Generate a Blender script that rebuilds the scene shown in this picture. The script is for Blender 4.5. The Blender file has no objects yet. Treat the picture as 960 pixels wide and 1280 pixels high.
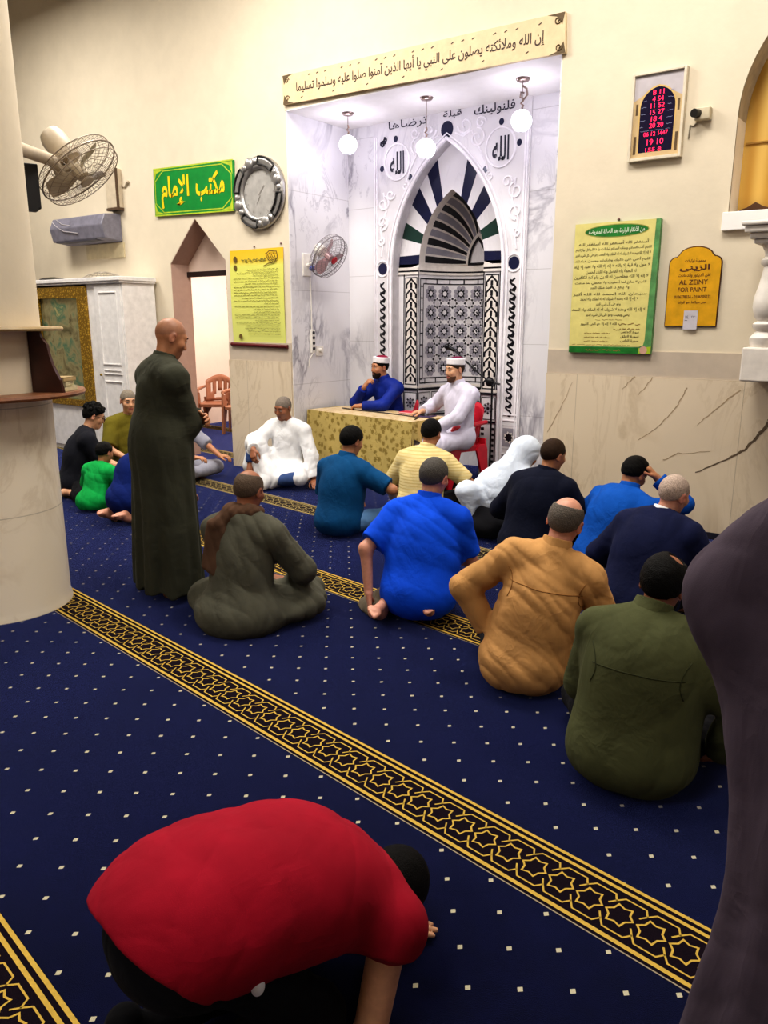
import bpy, bmesh, math, random
import numpy as np
from mathutils import Vector, Matrix

SC = bpy.context.scene
COL = SC.collection
PI = math.pi
rnd = random.Random(7)

# ------------------------------------------------------------------ camera
PITCH, YAW = 13.8, 36.4
cam_d = bpy.data.cameras.new('camera')
cam_d.sensor_fit = 'VERTICAL'
cam_d.sensor_height = 36.0
cam_d.lens = 975.0 / 1280.0 * 36.0
cam_d.clip_start = 0.05
cam_o = bpy.data.objects.new('camera', cam_d)
cam_o.location = (0, 0, 1.72)
cam_o.rotation_euler = (math.radians(90 - PITCH), 0, math.radians(YAW))
COL.objects.link(cam_o)
SC.camera = cam_o

# ------------------------------------------------------------------ materials
def lin(h):
    if isinstance(h, str):
        h = h.lstrip('#')
        v = [int(h[i:i + 2], 16) / 255 for i in (0, 2, 4)]
    else:
        v = [c / 255 for c in h]
    return tuple((c / 12.92 if c <= .04045 else ((c + .055) / 1.055) ** 2.4) for c in v)

class NT:
    """small helper round a node tree"""
    def __init__(s, name):
        s.m = bpy.data.materials.new(name)
        s.m.use_nodes = True
        s.t = s.m.node_tree
        s.n = s.t.nodes
        s.l = s.t.links
        s.b = s.n['Principled BSDF']
    def new(s, typ, **kw):
        n = s.n.new(typ)
        for k, v in kw.items():
            if k.startswith('i_'):
                n.inputs[int(k[2:])].default_value = v
            else:
                setattr(n, k, v)
        return n
    def link(s, a, b):
        s.l.new(a, b)
    def math(s, op, a, b=None, c=None, clamp=False):
        n = s.n.new('ShaderNodeMath')
        n.operation = op
        n.use_clamp = clamp
        for i, v in enumerate((a, b, c)):
            if v is None:
                continue
            if isinstance(v, (int, float)):
                n.inputs[i].default_value = v
            else:
                s.l.new(v, n.inputs[i])
        return n.outputs[0]
    def mix(s, fac, a, b):
        n = s.n.new('ShaderNodeMix')
        n.data_type = 'RGBA'
        for sock, v in ((n.inputs[0], fac), (n.inputs[6], a), (n.inputs[7], b)):
            if isinstance(v, (int, float)):
                sock.default_value = v
            elif isinstance(v, tuple):
                sock.default_value = (*v[:3], 1)
            else:
                s.l.new(v, sock)
        return n.outputs[2]
    def noise(s, scale, detail=3, rough=.55, vec=None, dist=0):
        n = s.n.new('ShaderNodeTexNoise')
        n.inputs['Scale'].default_value = scale
        n.inputs['Detail'].default_value = detail
        n.inputs['Roughness'].default_value = rough
        n.inputs['Distortion'].default_value = dist
        if vec is not None:
            s.l.new(vec, n.inputs['Vector'])
        return n
    def ramp(s, fac, stops):
        n = s.n.new('ShaderNodeValToRGB')
        e = n.color_ramp.elements
        while len(e) < len(stops):
            e.new(.5)
        for el, (p, c) in zip(e, stops):
            el.position = p
            el.color = (*c, 1) if len(c) == 3 else c
        s.l.new(fac, n.inputs[0])
        return n.outputs[0]
    def coord(s, which='Object'):
        n = s.n.new('ShaderNodeTexCoord')
        return n.outputs[which]
    def bump(s, h, strength=.3, dist=.01):
        n = s.n.new('ShaderNodeBump')
        n.inputs['Strength'].default_value = strength
        n.inputs['Distance'].default_value = dist
        s.l.new(h, n.inputs['Height'])
        s.l.new(n.outputs[0], s.b.inputs['Normal'])
    def set(s, **kw):
        for k, v in kw.items():
            k = k.replace('_', ' ')
            s.b.inputs[k].default_value = (*v[:3], 1) if isinstance(v, tuple) else v

_mats = {}
def plain(name, c, rough=.5, metal=0, bump=0, bscale=60, var=.06, coat=0, spec=.5):
    """coloured surface with slight procedural variation"""
    if name in _mats:
        return _mats[name]
    t = NT(name)
    c = lin(c)
    t.set(Roughness=rough, Metallic=metal)
    t.b.inputs['Coat Weight'].default_value = coat
    t.b.inputs['Specular IOR Level'].default_value = spec
    n = t.noise(bscale * .2, 4, vec=t.coord())
    d = tuple(x * (1 - var * 2) for x in c)
    u = tuple(min(1, x * (1 + var)) for x in c)
    t.link(t.ramp(n.outputs[0], [(.3, d), (.7, u)]), t.b.inputs['Base Color'])
    if bump:
        n2 = t.noise(bscale, 3, vec=t.coord())
        t.bump(n2.outputs[0], bump, .01)
    _mats[name] = t.m
    return t.m

def glow(name, c, strength):
    if name in _mats:
        return _mats[name]
    t = NT(name)
    t.set(Base_Color=lin(c), Roughness=.4)
    t.b.inputs['Emission Color'].default_value = (*lin(c), 1)
    t.b.inputs['Emission Strength'].default_value = strength
    _mats[name] = t.m
    return t.m

def fabric(name, c, weave=900, wr=.35, var=.12, stripes=None, sheen=.25, rough=.9, floral=None):
    if name in _mats:
        return _mats[name]
    t = NT(name)
    c = lin(c)
    co = t.coord()
    t.set(Roughness=rough)
    t.b.inputs['Specular IOR Level'].default_value = .2
    t.b.inputs['Sheen Weight'].default_value = sheen
    t.b.inputs['Sheen Roughness'].default_value = .5
    t.b.inputs['Sheen Tint'].default_value = (*[min(1, x * 1.5 + .05) for x in c], 1)
    big = t.noise(5, 3, vec=co)
    d = tuple(x * (1 - var * 1.6) for x in c)
    u = tuple(min(1, x * (1 + var)) for x in c)
    base = t.ramp(big.outputs[0], [(.3, d), (.7, u)])
    if stripes:
        sep = t.n.new('ShaderNodeSeparateXYZ')
        t.link(co, sep.inputs[0])
        w = t.math('FRACT', t.math('MULTIPLY', sep.outputs[2], stripes[1]))
        k = t.math('LESS_THAN', w, .3)
        base = t.mix(k, base, lin(stripes[0]))
    if floral:
        v = t.n.new('ShaderNodeTexVoronoi')
        v.inputs['Scale'].default_value = floral[1]
        t.link(co, v.inputs['Vector'])
        n3 = t.noise(floral[1] * 2.2, 5, .7, vec=co, dist=1.5)
        k = t.math('ADD', t.math('MULTIPLY', v.outputs[0], .6), t.math('MULTIPLY', n3.outputs[0], .8))
        base = t.mix(t.ramp(k, [(.58, (0, 0, 0)), (.66, (1, 1, 1))]), lin(floral[0]), base)
    t.link(base, t.b.inputs['Base Color'])
    def crease(rotv, scl, sc):
        mp = t.n.new('ShaderNodeMapping')
        mp.inputs['Rotation'].default_value = rotv
        mp.inputs['Scale'].default_value = scl
        t.link(co, mp.inputs['Vector'])
        n = t.noise(sc, 3, .5, vec=mp.outputs[0], dist=.35)
        v = t.math('ABSOLUTE', t.math('SUBTRACT', n.outputs[0], .5))
        return t.math('SUBTRACT', 1, t.math('MULTIPLY', v, 5, clamp=True))
    g = t.noise(3.5, 2, vec=co)
    c1 = crease((.3, .5, .2), (1, 1, .3), 7)
    c2 = crease((.9, -.4, 1.1), (1, .35, 1), 9)
    gate = t.ramp(g.outputs[0], [(.38, (0, 0, 0)), (.62, (1, 1, 1))])
    cc = t.math('ADD', t.math('MULTIPLY', c1, gate), t.math('MULTIPLY', c2, t.math('SUBTRACT', 1, gate)))
    f2 = t.noise(weave * .5, 2, vec=co)
    h = t.math('ADD', t.math('MULTIPLY', cc, wr), t.math('MULTIPLY', f2.outputs[0], .04))
    t.bump(h, .32, .030)
    _mats[name] = t.m
    return t.m

def skinmat():
    if 'skin' in _mats:
        return _mats['skin']
    t = NT('skin')
    a = t.new('ShaderNodeVertexColor', layer_name='Col')
    n = t.noise(40, 4, vec=t.coord())
    f = t.ramp(n.outputs[0], [(.3, (.88, .86, .86)), (.7, (1.05, 1.03, 1.02))])
    m = t.n.new('ShaderNodeMix')
    m.data_type = 'RGBA'
    m.blend_type = 'MULTIPLY'
    m.inputs[0].default_value = 1
    t.link(a.outputs[0], m.inputs[6])
    t.link(f, m.inputs[7])
    t.link(m.outputs[2], t.b.inputs['Base Color'])
    t.set(Roughness=.5)
    t.b.inputs['Subsurface Weight'].default_value = .12
    t.b.inputs['Subsurface Radius'].default_value = (.02, .008, .004)
    t.b.inputs['Subsurface Scale'].default_value = .3
    n2 = t.noise(260, 2, vec=t.coord())
    t.bump(n2.outputs[0], .12, .004)
    _mats['skin'] = t.m
    return t.m

def hairmat(name, c):
    if name in _mats:
        return _mats[name]
    t = NT(name)
    c = lin(c)
    n = t.noise(220, 3, vec=t.coord())
    d = tuple(x * .55 for x in c)
    t.link(t.ramp(n.outputs[0], [(.3, d), (.75, tuple(min(1, x * 1.35) for x in c))]), t.b.inputs['Base Color'])
    t.set(Roughness=.6)
    t.b.inputs['Specular IOR Level'].default_value = .15
    t.bump(n.outputs[0], .8, .008)
    _mats[name] = t.m
    return t.m

def marble(name, base, vein, scale=1.2, tile=None, strength=1.0, rough=.18):
    if name in _mats:
        return _mats[name]
    t = NT(name)
    co = t.coord()
    mp = t.n.new('ShaderNodeMapping')
    mp.inputs['Rotation'].default_value = (.2, .75, .3)
    mp.inputs['Scale'].default_value = (1, 1, .45)
    t.link(co, mp.inputs['Vector'])
    n1 = t.noise(scale, 6, .6, vec=mp.outputs[0], dist=1.1)
    v1 = t.math('ABSOLUTE', t.math('SUBTRACT', n1.outputs[0], .5))
    k1 = t.ramp(v1, [(0, (1, 1, 1)), (.028, (0, 0, 0))])
    n2 = t.noise(scale * 2.7, 6, .65, vec=mp.outputs[0], dist=1.6)
    v2 = t.math('ABSOLUTE', t.math('SUBTRACT', n2.outputs[0], .47))
    k2 = t.ramp(v2, [(0, (.5, .5, .5)), (.03, (0, 0, 0))])
    n3 = t.noise(scale * .8, 3, vec=co)
    cl = t.ramp(n3.outputs[0], [(.3, tuple(x * .88 for x in lin(base))), (.7, lin(base))])
    n4 = t.noise(scale * 1.1, 2, vec=co)
    mask = t.ramp(n4.outputs[0], [(.42, (0, 0, 0)), (.62, (1, 1, 1))])
    k = t.math('MULTIPLY', t.math('MAXIMUM', k1, k2), t.math('MULTIPLY', mask, strength))
    c = t.mix(k, cl, lin(vein))
    if tile:
        b = t.n.new('ShaderNodeTexBrick')
        b.offset = 0
        b.inputs['Color1'].default_value = b.inputs['Color2'].default_value = (1, 1, 1, 1)
        b.inputs['Mortar'].default_value = (.72, .71, .7, 1)
        b.inputs['Scale'].default_value = 1
        b.inputs['Brick Width'].default_value = tile[0]
        b.inputs['Row Height'].default_value = tile[1]
        b.inputs['Mortar Size'].default_value = .003
        mp2 = t.n.new('ShaderNodeMapping')
        mp2.inputs['Rotation'].default_value = tile[2] if len(tile) > 2 else (math.radians(90), 0, 0)
        t.link(co, mp2.inputs['Vector'])
        t.link(mp2.outputs[0], b.inputs['Vector'])
        mm = t.n.new('ShaderNodeMix')
        mm.data_type = 'RGBA'
        mm.blend_type = 'MULTIPLY'
        mm.inputs[0].default_value = 1
        t.link(c, mm.inputs[6])
        t.link(b.outputs[0], mm.inputs[7])
        c = mm.outputs[2]
    t.link(c, t.b.inputs['Base Color'])
    t.set(Roughness=rough)
    _mats[name] = t.m
    return t.m

# ------------------------------------------------------------------ mesh building
class MB:
    """collects shapes into one mesh; every shape may carry a material index"""
    def __init__(s):
        s.v, s.f, s.mi = [], [], []
    def add(s, vs, fs, m=0, M=None):
        o = len(s.v)
        if M is not None:
            vs = [tuple(M @ Vector(p)) for p in vs]
        s.v += [tuple(p) for p in vs]
        s.f += [tuple(i + o for i in f) for f in fs]
        s.mi += [m] * len(fs)
        return s
    def box(s, lo, hi, m=0, M=None):
        x0, y0, z0 = lo
        x1, y1, z1 = hi
        vs = [(x0, y0, z0), (x1, y0, z0), (x1, y1, z0), (x0, y1, z0), (x0, y0, z1), (x1, y0, z1), (x1, y1, z1), (x0, y1, z1)]
        fs = [(0, 3, 2, 1), (4, 5, 6, 7), (0, 1, 5, 4), (1, 2, 6, 5), (2, 3, 7, 6), (3, 0, 4, 7)]
        return s.add(vs, fs, m, M)
    def cbox(s, c, size, m=0, M=None):
        return s.box([c[i] - size[i] / 2 for i in range(3)], [c[i] + size[i] / 2 for i in range(3)], m, M)
    def prism(s, poly, y0, y1, m=0, M=None, side=None):
        """polygon of (x, z) extruded from y0 (front) to y1"""
        n = len(poly)
        vs = [(x, y0, z) for x, z in poly] + [(x, y1, z) for x, z in poly]
        s.add(vs, [tuple(range(n)), tuple(range(2 * n - 1, n - 1, -1))], m, M)
        o = len(s.v) - 2 * n
        sd = m if side is None else side
        for i in range(n):
            j = (i + 1) % n
            s.f.append((o + i, o + n + i, o + n + j, o + j))
            s.mi.append(sd)
        return s
    def prismz(s, poly, z0, z1, m=0, M=None):
        n = len(poly)
        vs = [(x, y, z0) for x, y in poly] + [(x, y, z1) for x, y in poly]
        fs = [tuple(range(n - 1, -1, -1)), tuple(range(n, 2 * n))]
        for i in range(n):
            j = (i + 1) % n
            fs.append((i, j, n + j, n + i))
        return s.add(vs, fs, m, M)
    def lathe(s, prof, seg=24, m=0, M=None, a0=0, a1=2 * PI):
        """profile of (r, z) about z"""
        full = abs(a1 - a0 - 2 * PI) < 1e-6
        n = len(prof)
        cols = seg if full else seg + 1
        vs = []
        for j in range(cols):
            a = a0 + (a1 - a0) * j / seg
            c, si = math.cos(a), math.sin(a)
            vs += [(r * c, r * si, z) for r, z in prof]
        fs = []
        for j in range(seg):
            k = (j + 1) % cols
            for i in range(n - 1):
                fs.append((j * n + i, k * n + i, k * n + i + 1, j * n + i + 1))
        s.add(vs, fs, m, M)
        return s
    def tube(s, path, r, seg=8, m=0, M=None, closed=False, caps=True):
        P = [Vector(p) for p in path]
        n = len(P)
        rr = r if isinstance(r, (list, tuple)) else [r] * n
        T = []
        for i in range(n):
            a = P[i - 1] if (i > 0 or closed) else P[i]
            b = P[(i + 1) % n] if (i < n - 1 or closed) else P[i]
            d = (b - a)
            T.append(d.normalized() if d.length > 1e-9 else Vector((0, 0, 1)))
        up = Vector((0, 0, 1)) if abs(T[0].z) < .9 else Vector((1, 0, 0))
        u = T[0].cross(up).normalized()
        vs = []
        for i in range(n):
            u = (u - T[i] * u.dot(T[i]))
            u = u.normalized() if u.length > 1e-6 else T[i].orthogonal().normalized()
            w = T[i].cross(u)
            for k in range(seg):
                a = 2 * PI * k / seg
                vs.append(tuple(P[i] + (u * math.cos(a) + w * math.sin(a)) * rr[i]))
        fs = []
        for i in range(n if closed else n - 1):
            j = (i + 1) % n
            for k in range(seg):
                l = (k + 1) % seg
                fs.append((i * seg + k, i * seg + l, j * seg + l, j * seg + k))
        if not closed and caps:
            fs.append(tuple(range(seg - 1, -1, -1)))
            fs.append(tuple((n - 1) * seg + k for k in range(seg)))
        return s.add(vs, fs, m, M)
    def strip(s, path, w, y, m=0, M=None, closed=False):
        """flat ribbon of width w along a list of (x, z) points, lying in the plane at depth y"""
        P = [Vector((p[0], p[1])) for p in path]
        n = len(P)
        vs = []
        for i in range(n):
            a = P[i - 1] if (i > 0 or closed) else None
            b = P[(i + 1) % n] if (i < n - 1 or closed) else None
            d1 = (P[i] - a).normalized() if a is not None and (P[i] - a).length > 1e-9 else None
            d2 = (b - P[i]).normalized() if b is not None and (b - P[i]).length > 1e-9 else None
            d1 = d1 or d2
            d2 = d2 or d1
            n1 = Vector((-d1.y, d1.x))
            n2 = Vector((-d2.y, d2.x))
            nn = n1 + n2
            nn = nn.normalized() if nn.length > 1e-6 else n1
            k = w / 2 / max(.45, nn.dot(n1))
            vs += [(P[i].x + nn.x * k, y, P[i].y + nn.y * k), (P[i].x - nn.x * k, y, P[i].y - nn.y * k)]
        fs = []
        for i in range(n if closed else n - 1):
            j = (i + 1) % n
            fs.append((2 * i, 2 * i + 1, 2 * j + 1, 2 * j))
        return s.add(vs, fs, m, M)
    def poly(s, pts, y, m=0, M=None):
        return s.add([(x, y, z) for x, z in pts], [tuple(range(len(pts)))], m, M)
    def disc(s, c, rx, rz, y, m=0, M=None, seg=20):
        return s.poly([(c[0] + rx * math.cos(2 * PI * i / seg), c[1] + rz * math.sin(2 * PI * i / seg)) for i in range(seg)], y, m, M)
    def ball(s, c, r, m=0, M=None, seg=16, rings=10):
        r = r if isinstance(r, (tuple, list)) else (r, r, r)
        vs = [(c[0], c[1], c[2] - r[2])]
        for i in range(1, rings):
            a = -PI / 2 + PI * i / rings
            for k in range(seg):
                b = 2 * PI * k / seg
                vs.append((c[0] + r[0] * math.cos(a) * math.cos(b), c[1] + r[1] * math.cos(a) * math.sin(b), c[2] + r[2] * math.sin(a)))
        vs.append((c[0], c[1], c[2] + r[2]))
        fs = []
        for k in range(seg):
            fs.append((0, 1 + (k + 1) % seg, 1 + k))
        for i in range(rings - 2):
            for k in range(seg):
                l = (k + 1) % seg
                fs.append((1 + i * seg + k, 1 + i * seg + l, 1 + (i + 1) * seg + l, 1 + (i + 1) * seg + k))
        t = len(vs) - 1
        o = 1 + (rings - 2) * seg
        for k in range(seg):
            fs.append((t, o + k, o + (k + 1) % seg))
        return s.add(vs, fs, m, M)
    def text(s, txt, cx, cz, w, h, y, m=0, M=None, arabic=True, bold=0.0, lift=0.0):
        """writing fitted to a w x h box centred on (cx, cz), in the plane at depth y"""
        vs, fs = text_mesh(shape_ar(txt) if arabic else txt, bold)
        if not vs:
            return s
        xs = [p[0] for p in vs]
        zs = [p[1] for p in vs]
        x0, x1, z0, z1 = min(xs), max(xs), min(zs), max(zs)
        sx = w / max(1e-6, x1 - x0)
        sz = h / max(1e-6, z1 - z0)
        return s.add([(cx + (p[0] - (x0 + x1) / 2) * sx, y, cz + (p[1] - (z0 + z1) / 2) * sz) for p in vs], fs, m, M)
    def obj(s, name, mats, parent=None, smooth=False, bevel=0, loc=None, angle=40):
        me = bpy.data.meshes.new(name)
        me.from_pydata(s.v, [], s.f)
        mats = mats if isinstance(mats, (list, tuple)) else [mats]
        for m in mats:
            me.materials.append(m)
        if len(mats) > 1:
            me.polygons.foreach_set('material_index', s.mi)
        me.update()
        o = bpy.data.objects.new(name, me)
        COL.objects.link(o)
        if bevel:
            b = o.modifiers.new('bevel', 'BEVEL')
            b.width = bevel
            b.segments = 2
            b.limit_method = 'ANGLE'
            b.angle_limit = math.radians(35)
        if smooth:
            me.polygons.foreach_set('use_smooth', [True] * len(me.polygons))
            if smooth != 'all':
                me.set_sharp_from_angle(angle=math.radians(angle))
        if parent is not None:
            o.parent = parent
        if loc is not None:
            o.location = loc
        return o

def Empty(name, label, cat, loc=(0, 0, 0), rz=0, group=None):
    o = bpy.data.objects.new(name, None)
    o.empty_display_size = .1
    COL.objects.link(o)
    o.location = loc
    o.rotation_euler = (0, 0, math.radians(rz))
    return tag(o, label, cat, group)

def tag(o, label, cat, group=None):
    o['label'] = label
    o['category'] = cat
    if group:
        o['group'] = group
    return o

def struct(o):
    o['kind'] = 'structure'
    return o

def dup(root, loc, rz=None, label=None, group=None):
    r = root.copy()
    COL.objects.link(r)
    r.location = loc
    if rz is not None:
        r.rotation_euler = (0, 0, math.radians(rz))
    if label:
        r['label'] = label
    if group:
        r['group'] = group
    for ch in list(root.children):
        c = ch.copy()
        COL.objects.link(c)
        c.parent = r
        for g in list(ch.children):
            d = g.copy()
            COL.objects.link(d)
            d.parent = c
    return r

# ------------------------------------------------------------------ writing
_L = {'ا': (0x8D, 2), 'أ': (0x83, 2), 'إ': (0x87, 2), 'آ': (0x81, 2), 'ب': (0x8F, 4), 'ة': (0x93, 2), 'ت': (0x95, 4), 'ث': (0x99, 4),
      'ج': (0x9D, 4), 'ح': (0xA1, 4), 'خ': (0xA5, 4), 'د': (0xA9, 2), 'ذ': (0xAB, 2), 'ر': (0xAD, 2), 'ز': (0xAF, 2), 'س': (0xB1, 4),
      'ش': (0xB5, 4), 'ص': (0xB9, 4), 'ض': (0xBD, 4), 'ط': (0xC1, 4), 'ظ': (0xC5, 4), 'ع': (0xC9, 4), 'غ': (0xCD, 4), 'ف': (0xD1, 4),
      'ق': (0xD5, 4), 'ك': (0xD9, 4), 'ل': (0xDD, 4), 'م': (0xE1, 4), 'ن': (0xE5, 4), 'ه': (0xE9, 4), 'و': (0xED, 2), 'ى': (0xEF, 2),
      'ي': (0xF1, 4), 'ئ': (0x89, 4), 'ء': (0x80, 1)}
_LA = {'ا': 0xFB, 'أ': 0xF7, 'إ': 0xF9, 'آ': 0xF5}
def shape_ar(t):
    out, i, prev = [], 0, False
    while i < len(t):
        c = t[i]
        if c not in _L:
            out.append(c)
            prev = False
            i += 1
            continue
        if c == 'ل' and i + 1 < len(t) and t[i + 1] in _LA:
            out.append(chr(0xFE00 + _LA[t[i + 1]] + (1 if prev else 0)))
            prev = False
            i += 2
            continue
        b, n = _L[c]
        nx = n == 4 and i + 1 < len(t) and t[i + 1] in _L and _L[t[i + 1]][1] > 1
        k = (3 if prev and nx else 1 if prev and n > 1 else 2 if nx else 0)
        out.append(chr(0xFE00 + b + k))
        prev = nx
        i += 1
    return ''.join(reversed(out))

_tx = {}
def text_mesh(t, bold=0.0):
    if (t, bold) in _tx:
        return _tx[(t, bold)]
    c = bpy.data.curves.new('writing', 'FONT')
    c.body = t
    c.offset = bold
    c.resolution_u = 3
    o = bpy.data.objects.new('writing', c)
    COL.objects.link(o)
    dg = bpy.context.evaluated_depsgraph_get()
    me = bpy.data.meshes.new_from_object(o.evaluated_get(dg))
    vs = [tuple(v.co) for v in me.vertices]
    fs = [tuple(p.vertices) for p in me.polygons]
    bpy.data.objects.remove(o)
    bpy.data.curves.remove(c)
    bpy.data.meshes.remove(me)
    _tx[(t, bold)] = (vs, fs)
    return vs, fs

def arch_pts(w, z0, z1, n=14, x0=0.0):
    """two-centred pointed arch, left springing over the apex to the right springing"""
    h = z1 - z0
    c = (h * h - w * w) / (2 * w)
    R = w + c
    a1 = math.atan2(h, c)
    L = []
    for i in range(n + 1):
        a = a1 * i / n
        L.append((x0 + c - R * math.cos(a), z0 + R * math.sin(a)))
    return L + [(2 * x0 - x, z) for x, z in L[-2::-1]]
# ================================================================== SETTING
WY = 6.49          # face of the prayer-direction wall
NY = 7.50          # back of the recess
NX0, NX1, NZ = -6.05, -2.99, 3.83
CEIL = 6.4
CA, SA = math.cos(math.radians(8.3)), math.sin(math.radians(8.3))

def carpet_mat():
    t = NT('carpet')
    co = t.coord()
    sep = t.n.new('ShaderNodeSeparateXYZ')
    t.link(co, sep.inputs[0])
    X, Y = sep.outputs[0], sep.outputs[1]
    u = t.math('SUBTRACT', t.math('MULTIPLY', X, CA), t.math('MULTIPLY', Y, SA))
    v = t.math('ADD', t.math('MULTIPLY', X, SA), t.math('MULTIPLY', Y, CA))
    du, dv = .205, .186
    def diamond(ou, ov):
        a = t.math('FRACT', t.math('ADD', t.math('DIVIDE', t.math('SUBTRACT', u, ou), du), .5))
        b = t.math('FRACT', t.math('ADD', t.math('DIVIDE', t.math('SUBTRACT', v, ov), dv), .5))
        a = t.math('MULTIPLY', t.math('ABSOLUTE', t.math('SUBTRACT', a, .5)), du)
        b = t.math('MULTIPLY', t.math('ABSOLUTE', t.math('SUBTRACT', b, .5)), dv)
        return t.math('LESS_THAN', t.math('ADD', a, t.math('MULTIPLY', b, .85)), .0095)
    k = t.math('MAXIMUM', diamond(-2.89, 1.0), diamond(-2.89 + du / 2, 1.0 + dv / 2))
    n = t.noise(1.3, 4, .6, vec=co)
    n2 = t.noise(14, 4, .6, vec=co)
    nn = t.math('ADD', t.math('MULTIPLY', n.outputs[0], .6), t.math('MULTIPLY', n2.outputs[0], .4))
    base = t.ramp(nn, [(.35, lin('#05071d')), (.65, lin('#0a0d2f'))])
    c = t.mix(k, base, lin('#c4bda0'))
    t.link(c, t.b.inputs['Base Color'])
    t.set(Roughness=.95)
    t.b.inputs['Specular IOR Level'].default_value = .1
    t.b.inputs['Sheen Weight'].default_value = 1.0
    t.b.inputs['Sheen Roughness'].default_value = .3
    t.b.inputs['Sheen Tint'].default_value = (.30, .42, 1.5, 1)
    f = t.noise(420, 2, vec=co)
    t.bump(f.outputs[0], .5, .006)
    return t.m

m_carpet = carpet_mat()
m_gold = plain('carpet gold', '#c9a850', .95, bump=.4, bscale=300, spec=.1)
m_pale = plain('carpet pale', '#9c8f7c', .95, bump=.4, bscale=300, spec=.1)
m_band = plain('carpet band', '#170d18', .95, bump=.4, bscale=300, spec=.1)

def build_floor():
    mb = MB()
    mb.add([(-14.5, -7, 0), (5, -7, 0), (5, 13, 0), (-14.5, 13, 0)], [(0, 1, 2, 3)], 0)
    def Q(u, v, z=.0012):
        return (u * CA + v * SA, -u * SA + v * CA, z)
    def band(u0, u1, v0, v1, m, z):
        mb.add([Q(u0, v0, z), Q(u1, v0, z), Q(u1, v1, z), Q(u0, v1, z)], [(0, 1, 2, 3)], m)
    def line(pts, w, m, z, closed=False):
        P = MB().strip(pts, w, 0, closed=closed)
        mb.add([Q(x, zz, z) for x, _, zz in P.v], P.f, m)
    for v0, ua, ub in ((-.78, -6, 6), (.60, -9, 6), (2.03, -12, 6), (3.43, -13, 6), (4.69, -14, 4), (5.93, -14, 2), (7.3, -14, -6.5), (8.7, -14, -6.5), (10.2, -14, -6.5)):
        band(ua, ub, v0 - .262, v0, 3, .0008)
        gl = 4 if v0 > 4 else 1  # far stripes take a greyer gold; dulling with distance is put into the colour
        for off, w, m in ((.008, .013, gl), (.036, .013, gl), (.240, .015, gl), (.262, .005, 2)):
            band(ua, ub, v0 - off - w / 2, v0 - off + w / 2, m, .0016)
        vc = v0 - .138
        n = int((ub - ua) / .1)
        for i in range(n):
            uc = -1.487 + .1 * (round((ua + 1.487) / .1) + i)
            far = v0 > 4
            st = []
            for j in range(12):
                a = PI / 6 * j
                r = (.047, .033)[j % 2]
                st.append((uc + r * .92 * math.cos(a), vc + r * math.sin(a)))
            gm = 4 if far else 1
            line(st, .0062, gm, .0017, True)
            for sgn in (1, -1):
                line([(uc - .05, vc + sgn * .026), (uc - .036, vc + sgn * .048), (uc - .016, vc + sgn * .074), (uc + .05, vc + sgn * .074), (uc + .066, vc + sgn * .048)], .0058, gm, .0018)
    o = struct(mb.obj('floor', [m_carpet, m_gold, m_pale, m_band, plain('carpet far gold', '#b3a06c', .95, bump=.4, bscale=300, spec=.1)]))
    return o
build_floor()

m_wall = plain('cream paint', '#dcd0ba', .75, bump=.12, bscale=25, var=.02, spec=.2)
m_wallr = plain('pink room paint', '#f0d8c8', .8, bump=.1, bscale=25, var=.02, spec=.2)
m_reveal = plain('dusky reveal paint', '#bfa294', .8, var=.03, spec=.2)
m_white = plain('white paint', '#f2efec', .6, var=.015)
m_bandp = plain('grey beige band', '#c3b5a4', .55, var=.03, bump=.05)
m_dado = marble('cream marble', '#e0d0b8', '#a8906e', .55, (1.35, 1.27), .6, .3)
m_nich = marble('white marble', '#e9e7ea', '#8b8894', .75, (1.02, .74), .8, .28)
m_nichs = marble('white marble side', '#e9e7ea', '#7e7b88', .8, (1.02, .74, (math.radians(90), 0, math.radians(90))), .9, .28)

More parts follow.
